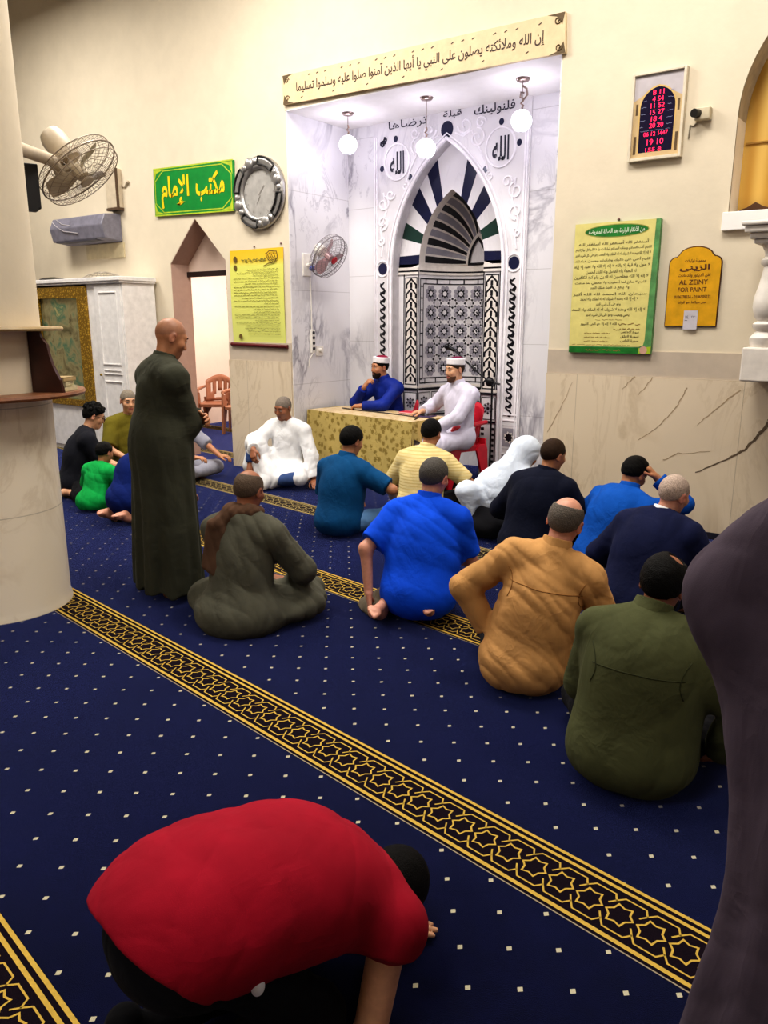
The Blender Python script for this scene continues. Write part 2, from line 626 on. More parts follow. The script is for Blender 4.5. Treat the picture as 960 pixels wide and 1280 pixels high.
T = .30
def build_shell():
    w = MB()
    w.box((-14.5, WY, 0), (-8.03, WY + T, CEIL))
    w.box((-7.05, WY, 0), (NX0, WY + T, CEIL))
    w.box((NX0, WY, NZ), (NX1, WY + T, CEIL))
    w.box((NX1, WY, 0), (-1.60, WY + T, CEIL))
    w.box((-1.60, WY, 0), (-.28, WY + T, 2.5))
    w.box((-.28, WY, 0), (5, WY + T, CEIL))
    w.box((-1.60, WY, 4.05), (-.28, WY + T, CEIL))
    ap = arch_pts(.66, 3.15, 4.05, 12, -.94)
    w.prism([(-1.60, 4.05)] + ap[:13], WY, WY + T)
    w.prism(ap[12:] + [(-.28, 4.05)], WY, WY + T)
    cx, hw, zs, za = -7.54, .49, 2.39, 2.88
    w.box((-8.03, WY, za), (-7.05, WY + T, CEIL))
    w.prism([(-8.03, zs), (cx, za), (-8.03, za)], WY, WY + T)
    w.prism([(-7.05, zs), (-7.05, za), (cx, za)], WY, WY + T)
    struct(w.obj('wall_front', [m_wall]))
    # doorway lining
    d = MB()
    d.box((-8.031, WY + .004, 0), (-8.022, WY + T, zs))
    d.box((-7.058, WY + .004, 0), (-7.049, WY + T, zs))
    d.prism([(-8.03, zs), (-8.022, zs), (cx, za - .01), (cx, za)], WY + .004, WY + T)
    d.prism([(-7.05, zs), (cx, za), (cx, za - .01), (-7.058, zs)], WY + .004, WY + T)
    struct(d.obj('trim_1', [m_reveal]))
    g = MB()
    g.prism([(-8.02, 2.30), (-7.06, 2.30), (-7.06, zs), (cx, za - .012), (-8.02, zs)], WY + T - .03, WY + T)
    struct(g.obj('wall_gable', [m_wallr]))
    b = MB()
    b.box((-8.02, WY + T - .06, 2.245), (-7.06, WY + T + .01, 2.305))
    struct(b.obj('trim_2', [plain('dark lintel', '#2c1b18', .5)]))
    # recess
    for nm, lo, hi, m in (('wall_recess_left', (NX0 - .12, WY + T, 0), (NX0, NY + .1, NZ), m_nichs),
                          ('wall_recess_right', (NX1, WY + T, 0), (NX1 + .12, NY + .1, NZ), m_nichs),
                          ('ceiling_recess', (NX0 - .12, WY + T, NZ), (NX1 + .12, NY + .1, NZ + .1), m_white)):
        struct(MB().box(lo, hi).obj(nm, [m]))
    s = MB()
    s.box((NX0 - .002, WY + .002, 0), (NX0 + .012, NY, NZ))
    s.box((NX1 - .012, WY + .002, 0), (NX1 + .002, NY, NZ))
    struct(s.obj('trim_3', [m_nichs]))
    s = MB().box((NX0, WY + .002, NZ - .012), (NX1, NY, NZ + .002))
    struct(s.obj('trim_4', [m_white]))
    MX, MH = -4.70, .96
    struct(MB().box((NX0, NY, 0), (MX - MH, NY + .1, NZ)).obj('wall_recess_back_left', [m_nich]))
    struct(MB().box((MX + MH, NY, 0), (NX1, NY + .1, NZ)).obj('wall_recess_back_right', [m_nich]))
    # dado either side of the recess and the painted band over it
    for i, (x0, x1) in enumerate(((NX1 + .002, 5), (-7.05, NX0 - .002), (-14.5, -8.03))):
        struct(MB().box((x0, WY - .022, 0), (x1, WY, 1.27)).obj('trim_%d' % (5 + i), [m_dado]))
        struct(MB().box((x0, WY - .010, 1.27), (x1, WY, 1.475)).obj('trim_%d' % (8 + i), [m_bandp]))
    struct(MB().box((NX1 + .05, WY - .034, 0), (5, WY - .022, .055)).obj('baseboard_front', [plain('dark skirting', '#1d1a2a', .6)]))
    # veins in the marble on the right
    vm = MB()
    rv = random.Random(4)
    def vein(pts, w0, w1, m):
        P = []
        for i in range(len(pts) - 1):
            for j in range(6):
                t = j / 6
                P.append((pts[i][0] + (pts[i + 1][0] - pts[i][0]) * t + rv.uniform(-.006, .006), pts[i][1] + (pts[i + 1][1] - pts[i][1]) * t + rv.uniform(-.006, .006)))
        P.append(pts[-1])
        n = len(P)
        for i in range(n - 1):
            vm.strip([P[i], P[i + 1]], (w0 + (w1 - w0) * i / n) * rv.uniform(.8, 1.2), WY - .0232, m)
    vein([(-1.13, 1.02), (-1.19, .90), (-1.3, .75), (-1.43, .655), (-1.65, .53)], .030, .006, 0)
    vein([(-1.77, 1.20), (-1.85, 1.03), (-1.97, .88), (-2.13, .75)], .009, .004, 1)
    vein([(-1.38, 1.20), (-1.52, 1.07), (-1.67, .91)], .010, .004, 1)
    vein([(-1.92, .60), (-1.80, .67), (-1.55, .71)], .008, .004, 1)
    vein([(-2.2, 1.27), (-2.3, 1.16)], .008, .004, 1)
    vein([(-2.05, 1.27), (-2.16, 1.12)], .008, .004, 1)
    vein([(-2.95, .75), (-2.82, 1.0), (-2.74, 1.2)], .006, .003, 1)
    struct(vm.obj('trim_11', [plain('dark vein', '#6a5a48', .4), plain('soft vein', '#b09a7c', .4)]))
    # rest of the hall
    struct(MB().box((-14.5, -7.2, 0), (5, -7, CEIL)).obj('wall_back', [m_wall]))
    struct(MB().box((-14.6, -7, 0), (-14.5, 13, CEIL)).obj('wall_left', [m_wall]))
    struct(MB().box((5, -7, 0), (5.1, WY, CEIL)).obj('wall_right', [m_wall]))
    struct(MB().box((-14.5, -7, CEIL), (5, WY + T, CEIL + .1)).obj('ceiling', [m_white]))
    # office beyond the doorway
    struct(MB().box((-14.5, 12.0, 0), (-6.3, 12.1, 3.1)).obj('wall_office_back', [m_wallr]))
    struct(MB().box((NX0 - .25, WY + T, 0), (NX0 - .13, 12, 3.1)).obj('wall_office_right', [m_wallr]))
    struct(MB().box((-10.45, WY + T, 0), (-10.35, 12, 3.1)).obj('wall_office_left', [m_wallr]))
    struct(MB().box((-10.4, WY + T, 3.1), (-6.2, 12, 3.2)).obj('ceiling_office', [m_white]))
build_shell()

# ------------------------------------------------------------------ prayer niche (mihrab)
m_mw = marble('niche white', '#e6e3e6', '#a9a6b0', 1.2, None, .5, .35)
m_mg = plain('niche grey', '#9b98a2', .4)
m_mlg = plain('niche pale grey', '#c9c5c8', .45)
m_mk = plain('niche black', '#14141c', .3)
m_mn = plain('niche navy', '#171b3e', .3)
m_mgr = plain('niche green', '#1d3b33', .3)
m_mc = plain('niche cream', '#e4ddd6', .45)
m_rel = plain('relief white', '#f6f3f8', .4)

def star_pts(c, r0, r1, n, a0=0.0):
    return [(c[0] + (r0, r1)[i % 2] * math.cos(a0 + PI * i / n), c[1] + (r0, r1)[i % 2] * math.sin(a0 + PI * i / n)) for i in range(2 * n)]

def spiral(cx, cz, r, a0, turns, sgn=1, n=16):
    return [(cx + r * (1 - .75 * i / n) * math.cos(a0 + sgn * turns * 2 * PI * i / n), cz + r * (1 - .75 * i / n) * math.sin(a0 + sgn * turns * 2 * PI * i / n)) for i in range(n + 1)]

def build_mihrab():
    R = Empty('mihrab', 'tall white marble prayer niche with a pointed arch and black and white inlay', 'prayer niche', (-4.70, NY, 0))
    ow, oz0, oz1 = .69, 2.25, 3.54
    oa = arch_pts(ow, oz0, oz1, 16)
    iw, iz0, iz1 = .415, 2.33, 3.08
    FY = -.02
    # face slab with the arched opening
    s = MB()
    H, TOP = .95, NZ
    oc = [(-ow, 0)] + oa + [(ow, 0)]
    n = len(oa)
    ring = []
    for i, (x, z) in enumerate(oa):      # outer frame points matched to the arch
        t = i / (n - 1)
        if t < .25: p = (-H, oz0 + (TOP - oz0) * t / .25)
        elif t > .75: p = (H, oz0 + (TOP - oz0) * (1 - t) / .25)
        else: p = (-H + 2 * H * (t - .25) / .5, TOP)
        ring.append(p)
    vs, fs = [], []
    for a, b in zip(oa, ring):
        vs += [(a[0], FY, a[1]), (b[0], FY, b[1])]
    fs = [(2 * i, 2 * i + 2, 2 * i + 3, 2 * i + 1) for i in range(n - 1)]
    s.add(vs, fs, 0)
    s.box((-H, FY, 0), (-ow - .003, .1, oz0))
    s.box((ow + .003, FY, 0), (H, .1, oz0))
    s.box((-H - .01, FY, 0), (-H, .1, TOP))
    s.box((H, FY, 0), (H + .01, .1, TOP))
    # reveal of the arch
    full = [(-ow, 0)] + oa + [(ow, 0)]
    vs = [(x, y, z) for x, z in full for y in (FY, .12)]
    s.add(vs, [(2 * i, 2 * i + 1, 2 * i + 3, 2 * i + 2) for i in range(len(full) - 1)], 1)
    s.obj('surround', [m_mw, m_mlg], R)
    # mouldings along arch and borders
    mo = MB()
    mo.tube([(x * 1.03, FY - .012, oz0 + (z - oz0) * 1.02 if z >= oz0 else z) for x, z in full], .018, 6)
    mo.tube([(x * 1.10, FY - .006, oz0 + (z - oz0) * 1.055 if z >= oz0 else z) for x, z in full], .008, 6)
    for x in (-.935, -.91, -.755, .755, .91, .935):
        mo.box((x - .007, FY - .012, .2), (x + .007, FY, 3.68 if abs(x) > .9 else 2.2))
    for z in (.215, .32, .685, .745):
        for sx in (-1, 1):
            mo.box((sx * .845 - .1, FY - .011, z - .006), (sx * .845 + .1, FY, z + .006))
    mo.obj('moulding', [m_rel], R, smooth=True)
    # white arabesque relief
    ar = MB()
    for sx in (-1, 1):
        cur = [spiral(sx * .22, 3.66, .09, PI if sx > 0 else 0, 1.2, sx), spiral(sx * .36, 3.52, .10, PI / 2, 1.3, -sx), spiral(sx * .40, 3.66, .06, 0, 1.2, sx),
               spiral(sx * .82, 2.98, .085, PI / 2, 1.3, sx), spiral(sx * .83, 2.78, .08, -PI / 2, 1.2, -sx), spiral(sx * .72, 3.07, .06, 0, 1.1, sx), spiral(sx * .85, 2.58, .05, PI / 2, 1.2, sx), spiral(sx * .52, 3.14, .05, PI / 2, 1.1, sx),
               [(sx * .10, 3.60), (sx * .2, 3.56), (sx * .30, 3.60), (sx * .38, 3.44), (sx * .46, 3.3), (sx * .50, 3.2)],
               [(sx * .82, 3.1), (sx * .78, 2.9), (sx * .86, 2.72), (sx * .83, 2.55), (sx * .85, 2.42)]]
        for c in cur:
            ar.tube([(x, FY - .004, z) for x, z in c], .010, 5)
        ar.tube([(sx * .635 + .165 * math.cos(a * PI / 14), FY - .004, 3.40 + .185 * math.sin(a * PI / 14)) for a in range(28)], .011, 5, closed=True)
        ar.tube([(sx * .83 + .085 * math.cos(a * PI / 10), FY - .004, 2.29 + .085 * math.sin(a * PI / 10)) for a in range(20)], .008, 5, closed=True)
    ar.obj('arabesque_relief', [m_rel], R, smooth=True)
    # dark inlay on the face
    ik = MB()
    y = FY - .003
    ik.disc((0, 3.645), .075, .082, y, 1)
    for sx in (-1, 1):
        ik.disc((sx * .83, 2.29), .062, .064, y, 1)
        for dx, dz in ((-.02, .235), (-.205 * sx * sx, -.05), (.175, -.17)) if sx < 0 else ((.0, .235), (.205, .02), (-.17, -.19)):
            ik.disc((sx * .635 + dx, 3.40 + dz), .028, .032, y, 1)
        # rope of curls
        z, k = 2.13, 0
        while z > .82:
            f = 1 if k % 2 == 0 else 1
            ik.strip([(sx * .83 - .024, z), (sx * .83 - .032, z - .028), (sx * .83 - .012, z - .05), (sx * .83 + .014, z - .06), (sx * .83 + .030, z - .085), (sx * .83 + .018, z - .112), (sx * .83 - .006, z - .108)], .021, y)
            ik.strip([(sx * .83 + .02, z + .012), (sx * .83 + .0, z - .006), (sx * .83 - .018, z - .02)], .018, y)
            z -= .092
            k += 1
        # square with an eight pointed star
        c = (sx * .845, .50)
        ik.strip([(c[0] - .09, c[1] - .125), (c[0] + .09, c[1] - .125), (c[0] + .09, c[1] + .125), (c[0] - .09, c[1] + .125)], .004, y, 2, closed=True)
        ik.poly([(c[0] - .075, c[1] - .10), (c[0] + .075, c[1] - .10), (c[0] + .075, c[1] + .10), (c[0] - .075, c[1] + .10)], y + .0012, 2)
        ik.poly(star_pts(c, .068, .048, 8, .2), y - .0006, 3)
        ik.poly(star_pts(c, .052, .036, 8), y - .0012, 0)
    ik.obj('stone_inlay', [m_mk, m_mn, m_mg, m_mc], R)
    # writing
    wt = MB()
    wt.text('فلنولينك', .55, 3.765, .46, .11, y - .001, bold=.012)
    wt.text('قبلة', .06, 3.782, .22, .075, y - .001, bold=.012)
    wt.text('ترضاها', -.50, 3.765, .50, .105, y - .001)
    for sx in (-1, 1):
        wt.text('الله', sx * .635, 3.39, .19, .23, y - .001, bold=.02)
    wt.tube([(x, y - .002, z) for x, z in spiral(-.83, 3.60, .035, 0, 1.3, 1)], .010, 5)
    wt.tube([(x, y - .002, z) for x, z in spiral(-.80, 3.64, .025, 2, 1.2, -1)], .009, 5)
    wt.obj('calligraphy', [plain('calligraphy ink', '#1d1c33', .5)], R)
    # voussoirs
    vo = MB()
    ia = arch_pts(iw, iz0, iz1, 28)
    oa2 = arch_pts(ow, oz0, oz1, 28)
    y1 = .10
    cols = [3, 0, 4, 0, 3, 0, 3, 0]        # from the springing up
    bnd = [0, 3.2, 6.8, 10.0, 13.6, 17.2, 20.2, 23.6, 28]
    def at(L, k):
        i = min(int(k), len(L) - 2)
        f = k - i
        return (L[i][0] + (L[i + 1][0] - L[i][0]) * f, L[i][1] + (L[i + 1][1] - L[i][1]) * f)
    for sx in (1, -1):
        for q in range(8):
            a, b = bnd[q], bnd[q + 1]
            st = 4
            for w in range(st):
                k0, k1 = a + (b - a) * w / st, a + (b - a) * (w + 1) / st
                P = [at(ia, k0), at(oa2, k0), at(oa2, k1), at(ia, k1)]
                vo.add([(sx * p[0], y1, p[1]) for p in P], [(0, 1, 2, 3)], cols[q])
    vo.obj('voussoir_arch', [m_mw, m_mc, m_mg, m_mn, m_mgr], R)
    # fluted half dome
    cd = MB()
    dep = .60
    ria = arch_pts(iw, iz0, iz1, 36)
    tri = arch_pts(.115, iz0 + .02, iz0 + .30, 36)
    NA, NTS = 72, 10
    pat = [0, 1, 1, 1, 0, 2, 2, 2]
    gv = []
    for i in range(NA + 1):
        for j in range(NTS + 1):
            t = j / NTS
            yy = y1 + dep * math.sin(t * PI / 2) ** .9
            rr = 1 - (1 - math.cos(t * PI / 2))
            p, q = ria[i], tri[i]
            fl = .012 * math.cos(2 * PI * i / 8) * math.sin(t * PI)
            gv.append((q[0] + (p[0] - q[0]) * rr, yy + fl, q[1] + (p[1] - q[1]) * rr))
    for i in range(NA):
        for j in range(NTS):
            k = pat[i % 8]
            if k == 1 and (j < 1 or j > 8): k = 0
            if k == 2 and (j < 1 or j > 8): k = 0
            a = i * (NTS + 1) + j
            cd.f.append((a, a + 1, a + NTS + 2, a + NTS + 1))
            cd.mi.append(k)
    cd.v = gv
    yb = y1 + dep
    cd.poly(tri, yb + .002, 3)
    cd.strip([tri[0]] + tri[4:69:4] + [tri[-1]], .03, yb - .012, 1, closed=True)
    cd.obj('fluted_dome', [m_mc, m_mk, m_mg, m_mw], R)
    # cornice over the lower recess
    PZ = 2.27
    nw, pw = iw, .62                       # half widths of the curved recess and of the pilaster strips
    def curve(t):
        return (-nw * math.cos(t * PI), y1 + dep * math.sin(t * PI))
    NC = 28
    le = MB()
    for z0, z1, o, m in ((2.30, iz0 + .005, .0, 0), (2.268, 2.30, -.02, 0), (2.25, 2.268, -.012, 1), (2.225, 2.25, -.016, 0), (.925, .95, -.012, 1), (.955, .985, -.012, 0), (.62, .645, -.012, 1)):
        pts = [(-ow, y1 + o), (-nw + o * .3, y1 + o)] + [(curve(i / NC)[0] * (1 + o), curve(i / NC)[1] + o) for i in range(1, NC)] + [(nw - o * .3, y1 + o), (ow, y1 + o)]
        vs = []
        for x, yy in pts:
            vs += [(x, yy, z0), (x, yy, z1)]
        le.add(vs, [(2 * i, 2 * i + 2, 2 * i + 3, 2 * i + 1) for i in range(len(pts) - 1)], m)
    le.obj('cornice', [m_mc, m_mk], R)
    def panel(name, wd, draw, place):
        p = MB()
        nseg = max(2, int(wd / .04))
        p.add([(wd * i / nseg, 0, z) for i in range(nseg + 1) for z in (0, PZ)], [(2 * i, 2 * i + 2, 2 * i + 3, 2 * i + 1) for i in range(nseg)], 0)
        draw(p, wd)
        p.v = [place(q) for q in p.v]
        return p.obj(name, [m_mw, m_mk, m_mg, m_mlg, m_mc], R)
    def chev(p, w):
        y = -.003
        p.box((0, -.006, 0), (.010, 0, PZ), 1)
        p.box((w - .010, -.006, 0), (w, 0, PZ), 1)
        z = 1.02
        p.poly([(.03, 1.0), (w - .03, 1.0), (w - .03, 2.18), (.03, 2.18)], y + .001, 4)
        while z < 2.10:
            p.strip([(.040, z), (.040, z + .045), (w / 2, z + .105), (w - .040, z + .045), (w - .040, z)], .020, y, 1)
            p.strip([(w / 2, z + .01), (w / 2, z + .065)], .03, y, 1)
            z += .105
        p.strip([(.025, .995), (w - .025, .995), (w - .025, 2.19), (.025, 2.19)], .010, y, 1, closed=True)
        sq(p, w / 2, .78, w / 2 - .02)
        keys(p, w)
    def sq(p, x, z, h):
        y = -.003
        p.strip([(x - h, z - .12), (x + h, z - .12), (x + h, z + .12), (x - h, z + .12)], .008, y, 1, closed=True)
        p.poly(star_pts((x, z), h * .85, h * .5, 8), y, 2)
        for i in range(8):
            a = i * PI / 4
            p.poly(star_pts((x + h * .62 * math.cos(a), z + h * .62 * math.sin(a)), h * .24, h * .10, 4), y - .001, 1)
        p.disc((x, z), h * .22, h * .22, y - .001, 1)
    def keys(p, w):
        y = -.003
        z = .06
        while z < .56:
            for x0 in (.02, w - .06):
                p.box((x0, y, z), (x0 + .04, 0, z + .03), 1)
            z += .06
    def stars(p, w):
        y = -.003
        ns = 32
        def hstrip(x0, x1, z, wd, yy, m):
            p.strip([(x0 + (x1 - x0) * i / ns, z) for i in range(ns + 1)], wd, yy, m)
        for o, wd in ((.03, .014), (.085, .012)):
            hstrip(o, w - o, 1.0 + o - .02, wd, y, 1)
            hstrip(o, w - o, 2.21 - o, wd, y, 1)
            for x in (o, w - o):
                p.strip([(x, 1.0 + o - .02), (x, 2.21 - o)], wd, y, 1)
        for zz in [1.05 + .13 * i for i in range(9)]:
            for xx in (.057, w - .057):
                p.box((xx - .022, y - .001, zz), (xx + .022, y, zz + .014), 1)
        for i in range(9):
            xx = .12 + (w - .24) * i / 8
            p.box((xx, y - .001, 2.13), (xx + .014, y, 2.175), 1)
            p.box((xx, y - .001, 1.0), (xx + .014, y, 1.06), 1)
        pit = .198
        nc = int((w - .2) / pit)
        x0 = w / 2 - (nc - 1) / 2 * pit
        for r in range(5):
            for c in range(nc):
                ce = (x0 + c * pit, 2.02 - r * .212)
                for i in range(8):
                    a = i * PI / 4 + PI / 8
                    p.disc((ce[0] + .062 * math.cos(a), ce[1] + .066 * math.sin(a)), .027, .027, y - .0002, 2, seg=10)
                p.poly(star_pts(ce, .062, .034, 8), y - .001, 1)
                p.disc(ce, .026, .026, y - .002, 0, seg=14)
        for r in range(4):
            for c in range(nc - 1):
                ce = (x0 + (c + .5) * pit, 2.02 - .106 - r * .212)
                for i in range(8):
                    a = i * PI / 4
                    q = (ce[0] + .050 * math.cos(a), ce[1] + .050 * math.sin(a))
                    p.poly([(q[0] - .015, q[1]), (q[0], q[1] - .015), (q[0] + .015, q[1]), (q[0], q[1] + .015)], y - .001, 1)
                p.strip([(ce[0] + .047 * math.cos(i * PI / 4), ce[1] + .047 * math.sin(i * PI / 4)) for i in range(8)], .007, y - .0005, 2, closed=True)
                p.disc(ce, .03, .03, y - .0004, 3, seg=10)
        for i in range(7):
            sq(p, w / 14 + i * w / 7, .78, .10)
        keys(p, w)
        for i in range(11):
            p.box((.12 + i * .125, y, .2), (.15 + i * .125, 0, .5), 1)
    arc = [curve(i / 200) for i in range(201)]
    cum = [0]
    for i in range(200):
        cum.append(cum[-1] + math.hypot(arc[i + 1][0] - arc[i][0], arc[i + 1][1] - arc[i][1]))
    def curved(q):
        s_ = min(max(q[0], 0), cum[-1] - 1e-6)
        lo_, hi_ = 0, 200
        while hi_ - lo_ > 1:
            mid = (lo_ + hi_) // 2
            if cum[mid] <= s_: lo_ = mid
            else: hi_ = mid
        f = (s_ - cum[lo_]) / (cum[lo_ + 1] - cum[lo_])
        x = arc[lo_][0] + (arc[lo_ + 1][0] - arc[lo_][0]) * f
        yy = arc[lo_][1] + (arc[lo_ + 1][1] - arc[lo_][1]) * f
        tx, ty = arc[lo_ + 1][0] - arc[lo_][0], arc[lo_ + 1][1] - arc[lo_][1]
        l = math.hypot(tx, ty)
        return (x - ty / l * q[1], yy + tx / l * q[1], q[2])
    panel('chevron_panel', pw - nw, chev, lambda q: (-pw + q[0], y1 + q[1], q[2]))
    panel('chevron_panel', pw - nw, chev, lambda q: (nw + q[0], y1 + q[1], q[2]))
    panel('star_panel', cum[-1], stars, curved)
    for sx in (-1, 1):
        MB().box((min(sx * pw, sx * ow), y1, 0), (max(sx * pw, sx * ow), y1 + .02, PZ)).obj('jamb', [m_mw], R)
build_mihrab()
# ================================================================== THINGS ON THE WALL
def RY(a):
    return Matrix.Rotation(a, 4, 'Y')

def build_banner():
    R = Empty('calligraphy_banner', 'long beige sign of dark Arabic script over the lit recess', 'sign', (-4.50, WY, 3.98))
    o = [(-1.546, .16), (-1.546, -.109), (1.547, -.175), (1.529, .121)]
    b = MB().prism(o, -.035, -.001)
    b.obj('board', [plain('banner beige', '#d9c39c', .6, var=.05, bump=.1)], R)
    k = MB()
    M = RY(.017)
    k.text('إن الله وملائكته يصلون على النبي يا أيها الذين آمنوا صلوا عليه وسلموا تسليما', 0, -.005, 2.72, .15, -.037, 0, M, bold=.012)
    rr = random.Random(3)
    for i in range(26):
        x = -1.3 + i * .104
        z = .092 if i % 4 else -.1
        k.strip([(x, z), (x + .026, z + .011)], .008, -.037, 0, M)
    k.obj('lettering', [plain('banner ink', '#3a231c', .6)], R)
    for cx, cz, sx, sz in ((-1.546, .16, 1, -1), (-1.546, -.109, 1, 1), (1.547, -.175, -1, 1), (1.529, .121, -1, -1)):
        f = MB()
        f.poly([(cx, cz), (cx + sx * .15, cz), (cx + sx * .07, cz + sz * .022), (cx + sx * .02, cz + sz * .085)] if sx * sz < 0 else [(cx, cz), (cx + sx * .02, cz + sz * .085), (cx + sx * .07, cz + sz * .022), (cx + sx * .15, cz)], -.0365)
        f.tube([(x, -.037, z) for x, z in spiral(cx + sx * .06, cz + sz * .05, .03, 0, 1.2, sx)], .005, 5)
        f.obj('corner_ornament', [plain('banner ornament', '#5d4a2c', .6)], R)
build_banner()

def build_green_sign():
    R = Empty('office_sign', 'green sign with large yellow Arabic lettering above the pointed doorway', 'sign', (-7.525, WY, 3.195))
    M = RY(.029)
    w, h = .69, .262
    MB().box((-w, -.03, -h), (w, -.001, h), 0, M).obj('board', [plain('sign green', '#0f8a3a', .35, coat=.3)], R, bevel=.004)
    k = MB()
    e = .03
    c = .15
    k.strip([(-w + e + c, -h + e), (w - e - c, -h + e), (w - e, -h + e + .11), (w - e, h - e - .11), (w - e - c, h - e), (-w + e + c, h - e), (-w + e, h - e - .11), (-w + e, -h + e + .11)], .012, -.0315, 0, M, closed=True)
    for sx in (-1, 1):
        for sz in (-1, 1):
            L = [(sx * (w - .012), sz * (h - .012)), (sx * (w - .20), sz * (h - .012)), (sx * (w - .06), sz * (h - .05)), (sx * (w - .012), sz * (h - .15))]
            k.poly(L if sx * sz < 0 else L[::-1], -.0312, 0, M)
    for L in (([(-w, -h), (w, -h)]), ([(-w, h), (w, h)])):
        k.strip(L, .014, -.0312, 0, M)
    k.obj('border', [plain('sign lime', '#b6c832', .5, var=.15)], R)
    t = MB()
    t.text('مكتب', .31, .02, .48, .32, -.034, 0, M, bold=.03)
    t.text('الإمام', -.30, -.01, .50, .36, -.034, 0, M, bold=.03)
    t.obj('lettering', [plain('sign yellow', '#ffd21c', .4)], R)
build_green_sign()

def build_wall_clock():
    R = Empty('wall_clock', 'round ornate silver wall clock beside the green sign', 'clock', (-6.44, WY, 3.06))
    MX = Matrix.Rotation(PI / 2, 4, 'X')
    f = MB()
    f.lathe([(.24, .0), (.37, .0), (.375, .03), (.36, .055), (.33, .065), (.30, .05), (.275, .055), (.25, .05), (.24, .03)], 48, 0, MX)
    for i in range(4):
        a = i * PI / 2 + .35
        c, s = math.cos(a), math.sin(a)
        f.ball((.318 * c, -.06, .318 * s), (.06, .03, .06), 0)
        for k in (-.26, .26):
            f.ball((.318 * math.cos(a + k), -.058, .318 * math.sin(a + k)), (.035, .02, .035), 0)
    f.obj('frame', [plain('antique silver', '#b4b2b0', .35, .75, bump=.3, bscale=30)], R, smooth='all')
    for i in range(4):
        d = MB()
        a0 = i * PI / 2 + .35 + .42
        a1 = a0 + PI / 2 - .84
        lo_ = [(.362 * math.cos(a0 + (a1 - a0) * j / 10), -.062, .362 * math.sin(a0 + (a1 - a0) * j / 10)) for j in range(11)]
        hi_ = [(.282 * math.cos(a0 + (a1 - a0) * j / 10), -.062, .282 * math.sin(a0 + (a1 - a0) * j / 10)) for j in range(11)]
        d.tube(lo_ + hi_[::-1], .010, 6, closed=True)
        d.obj('dark_trim', [plain('blackened groove', '#1b1a1a', .5)], R, smooth='all')
    MB().lathe([(0, .02), (.245, .02), (.245, .012)], 40, 0, MX).obj('dial', [plain('dial grey', '#aaa7a3', .4, var=.1)], R)
    h = MB()
    MB().strip([(-.02, -.02), (.07, .075)], .012, -.024).obj('minute_hand', [plain('dial ink', '#8a8682', .5)], R)
    MB().strip([(.01, -.02), (-.05, -.11)], .008, -.025).obj('hour_hand', [plain('dial ink', '#8a8682', .5)], R)
    for i in range(12):
        a = i * PI / 6
        h.strip([(.20 * math.cos(a), .20 * math.sin(a)), (.222 * math.cos(a), .222 * math.sin(a))], .008, -.0235)
    h.obj('dial_markings', [plain('dial ink', '#8a8682', .5)], R)
build_wall_clock()

def scribble(mb, x0, x1, z, h, y, rr, m=0):
    """a row of print too small to read"""
    x = x0
    while x < x1 - .01:
        l = min(rr.uniform(.02, .07), x1 - x)
        n = max(2, int(l / .009))
        pts = [(x + l * i / n, z + rr.uniform(-.5, .5) * h) for i in range(n + 1)]
        mb.strip(pts, h * .42, y, m)
        x += l + rr.uniform(.006, .014)

def build_yellow_poster():
    R = Empty('hanging_poster', 'yellow paper wall chart with a dark red rod along its foot', 'poster', (-6.55, WY, 1.97))
    w, z0, z1 = .418, -.50, .52
    g = MB()
    n = 8
    vs, fs = [], []
    for i in range(n + 1):
        t = i / n
        vs += [(-w, -.006 - .012 * math.sin(t * PI), z0 + (z1 - z0) * t), (w, -.006 - .010 * math.sin(t * PI), z0 + (z1 - z0) * t)]
    for i in range(n):
        fs.append((2 * i, 2 * i + 1, 2 * i + 3, 2 * i + 2))
    g.add(vs, fs)
    t = NT('poster yellow')
    sp = t.n.new('ShaderNodeSeparateXYZ')
    t.link(t.coord(), sp.inputs[0])
    f = t.math('ADD', t.math('MULTIPLY', sp.outputs[2], 1.0), .5)
    t.link(t.ramp(f, [(.0, lin('#d6da7c')), (.84, lin('#dcdc6e')), (.91, lin('#e6c236')), (1, lin('#e9bd2a'))]), t.b.inputs['Base Color'])
    t.set(Roughness=.5)
    g.obj('sheet', [t.m], R, smooth=True)
    rr = random.Random(11)
    k = MB()
    k.text('د', .20, .41, .02, .02, -.021)
    scribble(k, -.22, .16, .405, .030, -.022, rr)
    z = .30
    for i, (a, b) in enumerate([(-.14, .34), (-.3, .34), (-.05, .34), (-.36, .36), (-.36, .33), (-.18, .33), (-.36, .36), (-.36, .33), (-.36, .33), (-.36, .32), (-.24, .34), (-.36, .34), (.12, .34), (-.36, .36), (-.05, .34), (-.05, .36), (-.36, .36), (-.36, .34), (-.03, .34), (-.34, .36), (-.2, .34), (-.2, .35), (-.15, .35), (-.15, .36)]):
        scribble(k, a, b, z, .012, -.022, rr)
        z -= .0305
    k.obj('small_print', [plain('poster print', '#7f7a34', .6)], R)
    e = MB()
    for j in range(5):
        e.strip([(.16 + .03 * j, .47 - .015 * (j % 2)), (.20 + .03 * j, .40), (.26 + .02 * j, .36 + .012 * j)], .008, -.022)
    e.strip([(.12, .33), (.2, .36), (.30, .37), (.34, .42), (.33, .48), (.22, .49), (.17, .46)], .010, -.022)
    e.disc((-.32, .42), .03, .035, -.021)
    e.disc((-.325, .33), .028, .03, -.021)
    e.disc((-.28, -.43), .028, .028, -.021)
    e.obj('emblem', [plain('poster emblem', '#6a5520', .6)], R)
    MB().tube([(-w - .02, -.02, z0 - .02), (w + .04, -.02, z0 - .035)], .022, 12).obj('rod', [plain('dark red wood', '#5c1518', .35)], R, smooth=True)
    for x, zz in ((-.02, .545), (.385, .56)):
        MB().ball((x, -.008, zz), .010).obj('nail', [plain('nail grey', '#7d5a58', .5)], R, smooth=True)
